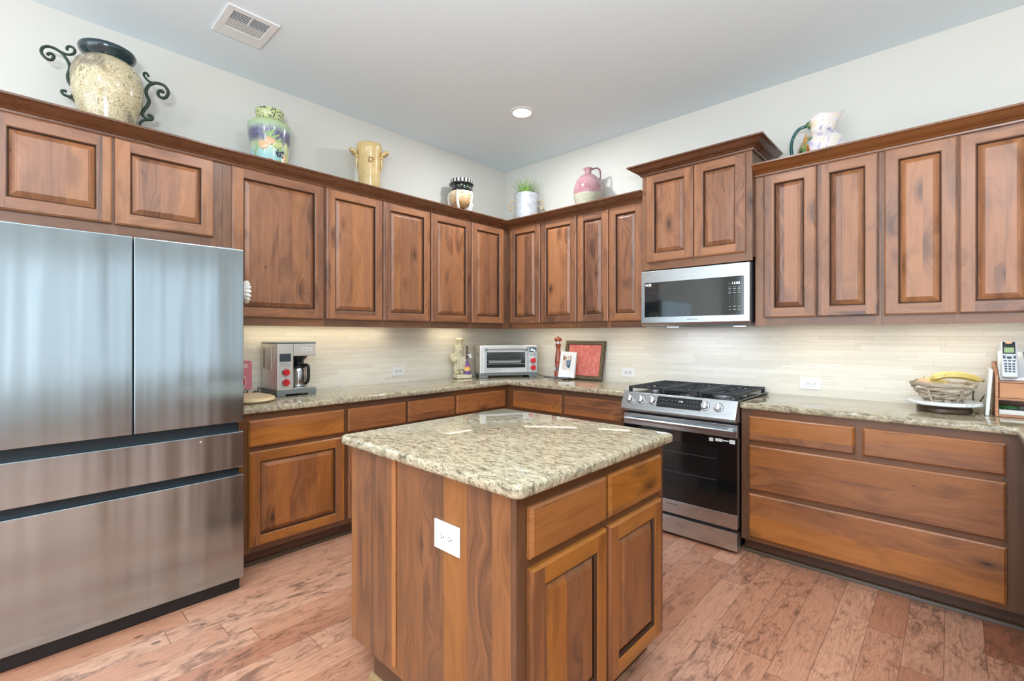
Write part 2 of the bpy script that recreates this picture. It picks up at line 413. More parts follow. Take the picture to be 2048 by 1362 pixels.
def window(i, u0, u1, z0, z1, axis, f):
    m = MB()
    def bx(a, b, c, d, t=.05):
        if axis == 'X': m.box(a, b, f, f+t, c, d)
        else: m.box(f-t, f, a, b, c, d)
    e = .07
    bx(u0-e, u1+e, z0-e, z0); bx(u0-e, u1+e, z1, z1+e); bx(u0-e, u0, z0, z1); bx(u1, u1+e, z0, z1)
    mz = (z0+z1)/2; bx(u0, u1, mz-.025, mz+.025, .03); mu = (u0+u1)/2; bx(mu-.02, mu+.02, z0, z1, .03)
    struct('window_%d' % i, m, TRIMW)
for i, hh in enumerate(fh): window(i+1, *hh, 'X', YF)
for i, hh in enumerate(rh): window(i+4, *hh, 'Y', XR)
# stone strip backsplash
TX, TY = tile_mat('X'), tile_mat('Y')
m = MB(); m.box(0, .008, -2.80, 0, .875, 1.4025); struct('trim_1', m, TY)
m = MB(); m.box(.008, 4.6, -.008, 0, .875, 1.4025); struct('trim_2', m, TX)

# ---------------------------------------------------------------- cabinet joinery
def ringmesh(m, w, h, rings, matV=0, matH=1, stile_at=None, close=True, dark=()):
    "nested rectangle rings (inset, y); left and right sides in matV, top and bottom in matH"
    R = []
    for ins, y in rings:
        R.append([(ins, y, ins), (w-ins, y, ins), (w-ins, y, h-ins), (ins, y, h-ins)])
    for k in range(len(R)-1):
        a, b = R[k], R[k+1]
        if k == stile_at:
            y = rings[k][1]; i0, i1 = rings[k][0], rings[k+1][0]
            m.quad([(i0,y,i0),(i1,y,i0),(i1,y,h-i0),(i0,y,h-i0)], matV)
            m.quad([(w-i1,y,i0),(w-i0,y,i0),(w-i0,y,h-i0),(w-i1,y,h-i0)], matV)
            m.quad([(i1,y,i0),(w-i1,y,i0),(w-i1,y,i1),(i1,y,i1)], matH)
            m.quad([(i1,y,h-i1),(w-i1,y,h-i1),(w-i1,y,h-i0),(i1,y,h-i0)], matH)
            continue
        for s in range(4):
            t = (s+1) % 4
            m.quad([a[s], a[t], b[t], b[s]], 2 if k in dark else (matH if s in (0, 2) else matV))
    if close: m.quad(R[-1], matV)

def door(parent, x0, x1, z0, z1, y, st=.058, mv=None, mh=None):
    w, h = x1-x0, z1-z0; mv = mv or WV; mh = mh or WH
    m = MB()
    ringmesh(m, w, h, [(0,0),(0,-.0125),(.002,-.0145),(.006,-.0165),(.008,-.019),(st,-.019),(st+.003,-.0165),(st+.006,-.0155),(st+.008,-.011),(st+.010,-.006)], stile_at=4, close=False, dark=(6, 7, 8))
    m.quad([(0,0,0),(w,0,0),(w,0,h),(0,0,h)], 0)
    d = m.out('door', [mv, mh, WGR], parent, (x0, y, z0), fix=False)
    bpy_fix(d)
    m = MB(); w2, h2 = w-2*(st+.006), h-2*(st+.006)
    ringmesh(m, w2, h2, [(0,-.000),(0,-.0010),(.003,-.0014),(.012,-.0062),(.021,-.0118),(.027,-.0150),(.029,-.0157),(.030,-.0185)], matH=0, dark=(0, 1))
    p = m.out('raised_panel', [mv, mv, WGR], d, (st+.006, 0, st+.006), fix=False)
    bpy_fix(p)
    return d
def bpy_fix(o):
    "face normals towards the room (local -y)"
    me = o.data; bm = bmesh.new(); bm.from_mesh(me)
    bmesh.ops.remove_doubles(bm, verts=bm.verts[:], dist=1e-5)
    bmesh.ops.recalc_face_normals(bm, faces=bm.faces[:]); bm.to_mesh(me); bm.free()
def drawer(parent, x0, x1, z0, z1, y, mh=None, mv=None):
    w, h = x1-x0, z1-z0; mh = mh or WHB
    m = MB(); ringmesh(m, w, h, [(0,0),(0,-.0105),(.0015,-.0125),(.008,-.0165),(.0095,-.019)], matV=0, matH=0)
    m.quad([(0,0,0),(w,0,0),(w,0,h),(0,0,h)], 0)
    o = m.out('drawer_front', [mh], parent, (x0, y, z0), fix=False); bpy_fix(o); return o

def cabinet(name, label, cat, org, rot, w, z0, z1, depth, doors=(), drawers=(), stiles=(), rails=(), base=False, group=None, sides=True, mats=None, frame_x=(0, None), toe_w=None):
    """wall or base cabinet; local x along the wall, front towards -y. stiles (x0,x1,z0,z1) / rails likewise make the face frame."""
    t = thing(name, label, cat, (org[0], org[1], 0), rot, group)
    base_mats = (WVB, WHB) if base else (WV, WH)
    m = MB(); m.box(0, w, -depth+.019, 0, z0+(0 if base else .027), z1)
    m.out('carcass', WFR, t)
    m = MB(); fx0, fx1 = frame_x[0], (frame_x[1] if frame_x[1] is not None else w)
    y0, y1 = -depth, -depth+.0189
    for (a, b, c, d) in stiles: m.box(a, b, y0, y1, c, d, 0)
    for (a, b, c, d) in rails: m.box(a+.0006, b-.0006, y0+.0002, y1, c, d, 1)
    m.out('face_frame', [WFR if not base else FRB, WFH if not base else FHB], t)
    for (a, b, c, d) in doors: door(t, a, b, c, d, -depth-.001, mv=base_mats[0], mh=base_mats[1])
    for (a, b, c, d) in drawers: drawer(t, a, b, c, d, -depth-.001)
    if base:
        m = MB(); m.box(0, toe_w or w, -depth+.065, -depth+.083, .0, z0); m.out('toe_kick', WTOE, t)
        m = MB(); pr = [(0,0)]+[(-.019*math.cos(a), .019*math.sin(a)*1.15) for a in [i*PI/2/5 for i in range(6)]]
        m.prism([(-depth+.065+u, v) for u, v in pr], 0, toe_w or w, 'YZ'); m.out('shoe_molding', WSH, t, smooth=30)
    return t
FRB = wood('base_frame_upright', 'Z', 'X', board=.4, light=(122,80,48), mid=(94,60,36), dark=(62,40,26), mott=.5, knots=.3)
FHB = wood('base_frame_lengthwise', 'X', 'Z', board=.4, light=(122,78,46), mid=(94,58,34), dark=(62,40,26), mott=.5, knots=.3)

UB, UT, UD = 1.376, 2.352, .325     # wall cabinets: bottom, top, frame depth
ZB, ZT = 1.427, 2.332               # doors
def upper(label, org, rot, w, doors, frame_to=None, z0=UB, zb=ZB, zt=ZT, depth=UD, z1=UT):
    fw = frame_to or w
    st = []; xs = sorted([(a, b) for a, b in doors]); prev = 0
    for a, b in xs:
        if a-prev > .001: st.append((prev, a+.012, z0, z1))
        prev = b-.012
        # meeting stile between the two doors
    st.append((prev, fw, z0, z1))
    rl = [(0, fw, z0, zb+.012), (0, fw, zt-.012, z1)]
    return cabinet('wall_cabinet', label, 'cabinet', org, rot, w, z0, z1, depth, doors=[(a, b, zb, zt) for a, b in doors], stiles=st, rails=rl)
# left wall (local x = y - origin y)
def yl(o, *pairs): return [(round(a-o, 4), round(b-o, 4)) for a, b in pairs]
O = -3.74
upper('short knotty alder wall cabinet with two wide doors above the refrigerator', (0, O, 0), R90, 3.74-2.767, yl(O, (-3.70,-3.268), (-3.257,-2.815)), z0=1.80, zb=1.888)
O = -2.766
upper('knotty alder wall cabinet with one wide single door beside the refrigerator', (0, O, 0), R90, 2.766-2.146, yl(O, (-2.718,-2.157)))
O = -2.145
upper('knotty alder wall cabinet with a pair of doors under the yellow crock', (0, O, 0), R90, 2.145-1.2515, yl(O, (-2.137,-1.700), (-1.692,-1.257)))
O = -1.2505
upper('knotty alder corner wall cabinet beneath the black and white checkered bowl', (0, O, 0), R90, 1.2505, yl(O, (-1.244,-.806), (-.796,-.385)), frame_to=1.2505-.3255)
# back wall
O = .3265
upper('knotty alder wall cabinet in the corner beneath the potted grass', (O, 0, 0), 0, 1.1575-O, yl(O, (.383,.754), (.764,1.152)))
O = 1.1585
upper('narrow-doored alder wall cabinet between the corner cabinet and the microwave', (O, 0, 0), 0, 1.784-O, yl(O, (1.163,1.462), (1.470,1.764)))
O = 1.786
upper('taller deeper alder cabinet with its own crown above the microwave', (O, 0, 0), 0, 2.549-O, yl(O, (1.826,2.174), (2.182,2.512)), z0=1.797, zb=1.853, zt=2.492, depth=.385, z1=2.530)
O = 2.551
upper('knotty alder wall cabinet just past the microwave, beneath the floral pitcher', (O, 0, 0), 0, 3.1975-O, yl(O, (2.603,2.889), (2.896,3.187)))
O = 3.1985
upper('knotty alder wall cabinet above the driftwood bowl and cordless phone', (O, 0, 0), 0, 3.85-O, yl(O, (3.210,3.505), (3.510,3.805)))

# crown moldings swept along the cabinet tops
CRP = [(0,2.334),(.010,2.334),(.013,2.340),(.013,2.346),(.020,2.349),(.024,2.354),(.026,2.356),(.034,2.359),(.048,2.366),(.062,2.377),(.072,2.389),(.078,2.391),(.085,2.392),(.085,2.402),(0,2.402)]
def crown(name, label, path, prof, org=(0,0,0), cat='molding'):
    "path: face line, room on the right hand side of travel"
    m = MB(); n = len(path); rows = []
    def nrm(a, b):
        d = Vector((b[0]-a[0], b[1]-a[1])).normalized(); return Vector((d.y, -d.x))
    for i, p in enumerate(path):
        if i == 0: o = nrm(path[0], path[1])
        elif i == n-1: o = nrm(path[-2], path[-1])
        else:
            a, b = nrm(path[i-1], p), nrm(p, path[i+1]); o = (a+b)/(1+a.dot(b))
        rows.append([m.bm.verts.new((p[0]+o.x*u, p[1]+o.y*u, z)) for u, z in prof])
    k = len(prof)
    for i in range(n-1):
        for j in range(k):
            q = (j+1) % k; m.bm.faces.new((rows[i][j], rows[i][q], rows[i+1][q], rows[i+1][j]))
    m.bm.faces.new(rows[0]); m.bm.faces.new(rows[-1][::-1])
    o = m.out(name, WCR, None, smooth=35); o.location = org
    return tag(o, label, cat)
c0 = crown('crown_molding', 'long stained crown molding running over the refrigerator, into the corner and up to the microwave cabinet', [(0.326,-3.74),(.326,-.326),(1.784,-.326)], CRP)
c1 = crown('crown_molding', 'stained crown molding along the cabinets between microwave cabinet and phone', [(2.551,-.326),(3.85,-.326)], CRP)
CR2 = [(u*.80, z+.158+(z-2.334)*.02) for u, z in CRP]
CR2 = [(max(0,u), 2.500+(z-2.334)*1.02) for u, z in CRP]
c2 = crown('crown_molding', 'short raised crown molding wrapping the tall cabinet over the microwave', [(1.7855,-.001),(1.7855,-.386),(2.5495,-.386),(2.5495,-.001)], CR2)

# ---------------------------------------------------------------- base cabinets
CT, CTH = .915, .038
BT = CT-CTH
BD = .605
def basecab(label, org, rot, w, doors, drawers, stiles, rails, **k):
    return cabinet('base_cabinet', label, 'cabinet', org, rot, w, .092, BT, BD, doors=doors, drawers=drawers, stiles=stiles, rails=rails, base=True, **k)
def simple_base(label, org, rot, x0, w, cols, frame_to=None, lowdoor=True):
    "cols: list of (a,b) wall coordinates; drawer over door each"
    fw = frame_to or w
    cs = [(a-x0, b-x0) for a, b in cols]
    st = []; prev = 0
    for a, b in cs:
        st.append((prev, a+.012, .092, BT)); prev = b-.012
    st.append((prev, fw, .092, BT))
    rl = [(0, fw, .092, .135), (0, fw, .655, .70), (0, fw, .825, BT)]
    return basecab(label, org, rot, w, [(a, b, .125, .662) for a, b in cs], [(a, b, .688, .838) for a, b in cs], st, rl)
O = -2.765
simple_base('alder base cabinet of one drawer over one wide door beside the refrigerator', (0, O, 0), R90, O, 2.765-2.1375, [(-2.718,-2.151)])
O = -2.1365
simple_base('alder base cabinet with two drawers below the wall outlet, mostly behind the island', (0, O, 0), R90, O, 2.1365-1.2185, [(-2.123,-1.682), (-1.661,-1.228)])
O = -1.2175
simple_base('alder base cabinet with one drawer below the cream pig statue', (0, O, 0), R90, O, 1.2175-.001, [(-1.208,-.655)], frame_to=1.2175-.6055)
O = .6065
simple_base('alder corner base cabinet with two drawers between corner and range', (O, 0, 0), 0, O, 1.781-O, [(.680,1.206), (1.231,1.764)])
O = 2.553
t = basecab('wide alder drawer base cabinet with four drawers next to the range', (O, 0, 0), 0, 3.735-O, [],
    [(2.598-O, 3.112-O, .692, .836), (3.146-O, 3.660-O, .692, .836), (2.598-O, 3.661-O, .402, .664), (2.598-O, 3.662-O, .118, .376)],
    [(0, 2.611-O, .092, BT), (3.100-O, 3.158-O, .664, BT), (3.650-O, 3.735-O, .092, BT)],
    [(0, 3.735-O, .092, .13), (0, 3.735-O, .364, .415), (0, 3.735-O, .652, .705), (0, 3.735-O, .824, BT)], toe_w=3.80-O)
# perpendicular run at the far right (faces -x); only its edge shows
O = -.66
t = cabinet('base_cabinet', 'alder base cabinet of the side counter with its doors turned away from the range run', 'cabinet', (4.34, O, 0), -R90, 1.9, .092, BT, .605,
    doors=[(.05,.50,.125,.662),(.51,.96,.125,.662),(1.0,1.42,.125,.662),(1.43,1.85,.125,.662)], drawers=[(.05,.50,.688,.838),(.51,.96,.688,.838),(1.0,1.42,.688,.838),(1.43,1.85,.688,.838)],
    stiles=[(0,.06,.092,BT),(.49,.52,.092,BT),(.95,1.01,.092,BT),(1.41,1.44,.092,BT),(1.84,1.9,.092,BT)], rails=[(0,1.9,.092,.135),(0,1.9,.655,.70),(0,1.9,.825,BT)], base=True)

# ---------------------------------------------------------------- granite tops
def inset_poly(poly, d):
    n = len(poly); out = []
    for i in range(n):
        a, b, c = Vector(poly[i-1]), Vector(poly[i]), Vector(poly[(i+1) % n])
        d1 = (b-a).normalized(); d2 = (c-b).normalized(); n1 = Vector((-d1.y, d1.x)); n2 = Vector((-d2.y, d2.x))
        o = (n1+n2)/(1+n1.dot(n2)); out.append(b+o*d)
    return out
EDGE = [(.014,0),(.007,.0015),(.0015,.006),(0,.012),(0,.026),(.0015,.032),(.007,.0365),(.014,.038)]
def slab(name, poly, z, label, cat, edge=EDGE, mat=None, parent=None):
    m = MB(); rows = []
    for ins, dz in edge:
        rows.append([m.bm.verts.new((p.x, p.y, z+dz)) for p in inset_poly(poly, ins)])
    n = len(poly)
    for a, b in zip(rows, rows[1:]):
        for i in range(n):
            j = (i+1) % n; m.bm.faces.new((a[i], a[j], b[j], b[i]))
    m.bm.faces.new(rows[0][::-1]); m.bm.faces.new(rows[-1])
    o = m.out(name, mat or GRAN, parent, smooth=50)
    return tag(o, label, cat) if label else o
def rounded(x0, x1, y0, y1, r, n=6):
    P = []
    for cx, cy, a0 in ((x1-r, y0+r, -PI/2), (x1-r, y1-r, 0), (x0+r, y1-r, PI/2), (x0+r, y0+r, PI)):
        for i in range(n+1):
            a = a0+PI/2*i/n; P.append(Vector((cx+r*math.cos(a), cy+r*math.sin(a))))
    return P
V2 = lambda L: [Vector(p) for p in L]
slab('countertop', V2([(.0085,-2.785),(.64,-2.785),(.64,-.64),(1.783,-.64),(1.783,-.0085),(.0085,-.0085)]), BT, 'L-shaped speckled granite countertop from the refrigerator round the corner to the range', 'countertop')
slab('countertop', V2([(2.551,-.0085),(2.551,-.63),(2.556,-.637),(2.565,-.64),(3.69,-.64),(3.69,-2.6),(4.36,-2.6),(4.36,-.0085)]), BT, 'speckled granite countertop with the driftwood bowl, running past the range to the side counter', 'countertop')

# ---------------------------------------------------------------- island
IX0, IX1, IY0, IY1 = 1.71, 2.612, -2.68, -1.80
isl = thing('island_cabinet', 'square alder kitchen island cabinet with two drawers over two doors', 'kitchen island', (0,0,0))
m = MB(); m.box(IX0+.02, IX1-.019, IY0+.006, IY1-.006, .10, BT); m.out('carcass', WFR, isl)
# end panel facing the viewer: notched over the toe spaces
ISV = wood('island_panel', 'Z', 'X', board=.11, light=(156,104,58), mid=(126,77,40), dark=(80,49,29), mott=.75, knots=.8)
m = MB(); m.prism([(IX0,.10),(IX0+.155,.10),(IX0+.155,.0995),(2.58,.0995),(IX1-.02,.10),(IX1-.02,BT),(IX0,BT)], IY0-.006, IY0+.006); m.out('side_panel', ISV, isl)
for bb in ((IX0+.155, IX1-.08, IY0+.004, IY0+.02), (IX0+.155, IX1-.08, IY1-.02, IY1-.004), (IX1-.095, IX1-.08, IY0+.02, IY1-.02), (IX0+.155, IX0+.17, IY0+.02, IY1-.02)):
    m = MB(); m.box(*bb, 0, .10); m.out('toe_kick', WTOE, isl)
m = MB()
pr = [(0,0)]+[(-.016*math.cos(a), .022*math.sin(a)) for a in [i*PI/2/5 for i in range(6)]]
m.prism([(IY0+.004+u, v) for u, v in pr], IX0+.14, IX1-.065, 'YZ'); m.out('shoe_molding', plain('shoe_worn', (146,118,78), .45), isl, smooth=30)
m = MB(); m.prism([(IX1-.08-u, v) for u, v in pr], IY0+.004, IY1-.004, 'XZ'); m.out('shoe_molding', WSH, isl, smooth=30)
m = MB(); m.box(2.006, 2.030, IY0-.0115, IY0-.0062, .125, BT-.002); m.out('seam_batten', wood('batten_wood', 'Z', 'X', board=.4, light=(186,128,72), mid=(168,106,54), dark=(140,84,44), mott=.3, knots=.2), isl, bevel=.002)
m = MB(); m.box(IX0, IX0+.018, IY0+.0065, IY1-.006, .10, BT); m.out('back_panel', ISV, isl)
m = MB(); m.box(IX0+.01, IX1-.02, IY1-.0055, IY1+.006, .10, BT); m.out('side_panel', ISV, isl)
# front assembly (faces +x), built in a turned local frame
def turn(o, x, y): o.location = (x, y, o.location.z if False else 0); o.rotation_euler = (0,0,R90)
fw = (IY1+.006)-(IY0-.006)
m = MB(); y0, y1 = 0, .0189
cols = [(.042,.436),(.452,.846)]
for a, b in ((0,.054),(.424,.464),(.834,fw)): m.box(a, b, y0, y1, .10, BT, 0)
for c, d in ((.10,.145),(.655,.71),(.83,BT)): m.box(.0006, fw-.0006, y0+.0002, y1, c, d, 1)
ff = m.out('face_frame', [FRB, FHB], isl, (IX1, IY0-.006, 0), R90)
WVI = wood('island_door_upright', 'Z', 'X', light=(170,110,58), mid=(134,78,36), dark=(78,45,25)); WHI = wood('island_door_lengthwise', 'X', 'Z', board=.2, light=(176,116,60), mid=(144,88,40), dark=(86,52,28), mott=.6)
for a, b in cols:
    d = door(isl, a, b, .118, .662, 0, mv=WVI, mh=WHI); d.location = (IX1+.001, IY0-.006+a, .118); d.rotation_euler = (0,0,R90)
    d = drawer(isl, a, b, .690, .838, 0, mh=WHI); d.location = (IX1+.001, IY0-.006+a, .690); d.rotation_euler = (0,0,R90)
slab('island_countertop', rounded(1.672, 2.652, -2.722, -1.762, .03), BT, 'square speckled granite slab with rounded edge on top of the island', 'countertop')
# ---------------------------------------------------------------- refrigerator
def fridge():
    X1 = .81; Y0, Y1 = -3.712, -2.802; W = Y1-Y0
    t = thing('refrigerator', 'large stainless steel french-door refrigerator with dark recessed grips', 'refrigerator', (0, Y0, 0), R90)
    # local x 0..W, front at y=-X1
    m = MB(); m.box(.006, W-.006, -X1+.075, -.03, .045, 1.745); m.out('cabinet_body', plain('fridge_side', (70,76,80), .4, metal=.3), t, bevel=.004)
    m = MB(); m.box(.02, W-.02, -X1+.028, -X1+.10, .075, 1.74); m.out('grip_recess', DGREY, t)
    m = MB(); m.box(.012, W-.012, -X1+.030, -X1+.12, .006, .069); m.out('base_grille', BLK, t)
    for x in (.05, W-.09):
        m = MB(); m.cyl((x+.02, -X1+.15, 0), (x+.02, -X1+.15, .05), .02); m.out('levelling_foot', BLK, t, smooth=40)
    def panel(name, a, b, z0, z1, handle=None):
        m = MB(); y = -X1; n = 18
        # slightly crowned steel skin with rolled edges
        m.box(0, b-a, 0, .055, 0, z1-z0)
        o = m.out(name, STF, t, (a, y, z0), bevel=.004, bseg=3); return o
    s = .447
    panel('french_door', 0, W-s-.006, .872, 1.757); panel('french_door', W-s+.000, W, .872, 1.757)
    panel('flex_drawer', 0, W, .640, .822); panel('freezer_drawer', 0, W, .070, .600)
    for x in (.03, W-.11):
        m = MB(); m.box(x, x+.08, -X1+.03, -X1+.10, 1.745, 1.765); m.out('hinge_cover', plain('hinge_grey', (110,114,118), .4), t, bevel=.003)
    m = MB(); m.lathe([(0,0),(.006,0),(.006,.002),(0,.0035)], seg=14); o = m.out('badge', plain('silver_dot', (222,224,226), .25, metal=.8), t, (W-.19, -X1-.0004, .795), (R90,0,0), smooth=40)
fridge()

# ---------------------------------------------------------------- range
def stove():
    X0, X1 = 1.787, 2.547; W = X1-X0
    t = thing('gas_range', 'stainless steel slide-in gas range with five knobs and dark oven window', 'range', (X0, 0, 0))
    SH = plain('range_side', (26,28,30), .35, metal=.3)
    m = MB(); m.box(.004, W-.004, -.62, -.03, .03, .893); m.out('oven_body', SH, t)
    for x in (.04, W-.06):
        m = MB(); m.cyl((x, -.60, 0), (x, -.60, .035), .018); m.out('foot', BLK, t, smooth=40)
    # cooktop
    m = MB(); m.box(-.003, W+.003, -.655, -.022, .9165, .924); m.box(.003, W-.003, -.63, -.03, .893, .917); m.out('cooktop', plain('cooktop_enamel', (30,32,38), .16, coat=.4), t, bevel=.002)
    # slanted control panel
    m = MB(); m.prism([(-.655,.922),(-.700,.822),(-.703,.812),(-.690,.797),(-.672,.789),(-.60,.789),(-.60,.922)], -.001, W+.001, 'YZ'); m.out('control_panel', STL, t, bevel=.0025)
    ang = math.atan2(.100, .045)  # slope of the face
    nrm = Vector((0, -math.sin(ang), math.cos(ang)))
    def onp(x, f): return Vector((x, -.655-.045*f, .922-.100*f))
    rotf = (ang, 0, 0)  # local z -> panel normal
    K = plain('knob_steel', (205,205,206), .25, metal=1.0)
    KB = plain('knob_skirt', (60,62,66), .4)
    for x in (.062, .146, .228, .575, .656):
        m = MB(); m.lathe([(.0255,.0),(.0255,.003),(.022,.004),(.0215,.019),(.0195,.022),(0,.022)], seg=28)
        k = m.out('knob', K, t, onp(x, .47)+nrm*.0005, rotf, smooth=40)
        m = MB(); m.box(-.005, .005, -.0205, .0205, .021, .034); m.out('grip', K, k, bevel=.002)
        m = MB(); m.lathe([(0,0),(.029,0),(.029,.0012),(0,.0012)], seg=28); m.out('skirt', KB, k, (0,0,-.0004), smooth=40)
    m = MB(); m.box(-.148, .148, -.036, .036, 0, .0012); sp = m.out('display', BLKG, t, onp(.405, .46)+nrm*.0003, rotf)
    GL = plain('display_glow', (200,215,225), .4, emit=(200,220,235), es=1.4); GD = plain('display_marks', (130,138,142), .4)
    text('11:02', .014, 'clock_digits', GL, sp, (.012, .012, .0014), (0,0,0))
    m = MB(); rr = random.Random(3)
    for i in range(26):
        x = -.130+ (i % 13)*.0205+rr.uniform(-.002,.002)
        if abs(x-.012) < .03 and i < 13: continue
        y = (.015 if i < 13 else -.012)+rr.uniform(-.004,.004); m.box(x, x+.009, y, y+.0018, .0012, .0015)
    m.out('touch_symbols', GD, sp)
    # oven door
    m = MB(); m.box(.001, W-.001, -.6645, -.622, .698, .775); m.box(.001, W-.001, -.6645, -.622, .152, .238); m.box(.001, W-.001, -.629, -.622, .236, .70); dr = m.out('oven_door', STL, t, bevel=.002)
    m = MB(); m.box(.002, W-.002, -.6635, -.63, .238, .698); m.out('oven_glass', BLKG, dr)
    m = MB()
    m.box(.115, W-.115, -.6640, -.6636, .33, .625); m.out('inner_window', plain('oven_window', (20,22,23), .12), dr)
    RK = plain('oven_rack', (96,98,100), .3, metal=.6)
    m = MB()
    for z in (.555, .425): m.box(.125, W-.125, -.6646, -.6641, z, z+.003)
    m.out('oven_rack', RK, dr)
    m = MB(); ST = plain('sticker', (210,212,212), .5)
    m.box(W-.165, W-.140, -.6642, -.6636, .662, .684); m.box(W-.128, W-.085, -.6642, -.6636, .666, .684); m.box(W-.045, W-.012, -.6642, -.6636, .662, .686); m.box(W-.083, W-.048, -.6642, -.6636, .672, .679)
    m.out('sticker', ST, dr)
    m = MB(); hz = .742
    m.prism([(-.706,hz-.011),(-.715,hz-.006),(-.717,hz+.004),(-.710,hz+.011),(-.700,hz+.011),(-.696,hz-.009)], .030, W-.006, 'YZ')
    for x in (.040, W-.040): m.box(x-.012, x+.012, -.70, -.6636, hz-.009, hz+.009)
    m.out('handle', STL, dr, bevel=.0015)
    text('SAMSUNG', .016, 'lettering', plain('dark_print', (60,62,66), .4), dr, (.355, -.6648, .212), (R90,0,0), sx=1.25)
    m = MB()
    for i in range(16): m.box(W-.0008, W+.0006, -.645, -.632, .70+i*.0045, .702+i*.0045)
    m.out('vent_slot', BLK, dr)
    m = MB(); m.box(.001, W-.001, -.6645, -.60, .022, .132); m.out('warming_drawer', STL, t, bevel=.002)
    m = MB(); m.box(.004, W-.004, -.655, -.60, .1325, .151); m.out('gap_strip', BLK, t)
    # burners
    BR = plain('burner_iron', (34,36,40), .5); BC = plain('burner_alu', (150,152,158), .35, metal=.8)
    for (x, y, r) in ((.15,-.47,.045),(.15,-.19,.036),(.38,-.33,.052),(.61,-.47,.05),(.61,-.19,.036)):
        m = MB(); m.lathe([(0,.0),(r*1.25,.0),(r*1.2,.006),(r,.008),(r,.014),(r*.85,.016)], c=(x,y,.924), seg=28); b = m.out('burner', BC, t, smooth=40)
        m = MB(); m.lathe([(r*.88,.016),(r*.85,.021),(r*.5,.023),(0,.023)], c=(x,y,.924), seg=28); m.out('burner_cap', BR, b, smooth=40)
    # grates: three cast sections
    G = plain('cast_iron', (40,43,46), .55)
    for gi, (a, b) in enumerate(((.012,.252),(.258,.502),(.508,.748))):
        m = MB(); f, bk = -.605, -.055; z0, z1 = .944, .956
        for y in (f, bk): m.box(a, b, y-.006, y+.006, z0, z1+.001)
        for x in (a+.006, b-.006): m.box(x-.006, x+.006, f, bk, z0, z1)
        xm = (a+b)/2
        m.box(a, b, -.334, -.326, z0, z1)
        n = 11
        for q in range(1, n):
            y = f+(bk-f)*q/n
            L = .085 if q not in (3, 8) else .07
            m.box(a, a+L, y-.0035, y+.0035, z0, z1+.001); m.box(b-L, b, y-.0035, y+.0035, z0, z1+.001)
            if q % 3 != 0: m.box(xm-.02, xm+.02, y-.0035, y+.0035, z0+.002, z1)
        m.box(xm-.0035, xm+.0035, f, f+.12, z0, z1); m.box(xm-.0035, xm+.0035, bk-.12, bk, z0, z1); m.box(xm-.0035, xm+.0035, -.42, -.24, z0, z1)
        for x in (a+.010, b-.010):
            for y in (f+.004, bk-.004): m.box(x-.010, x+.010, y-.010, y+.010, .9241, z0+.002)
        m.out('grate', G, t, bevel=.0015)
stove()

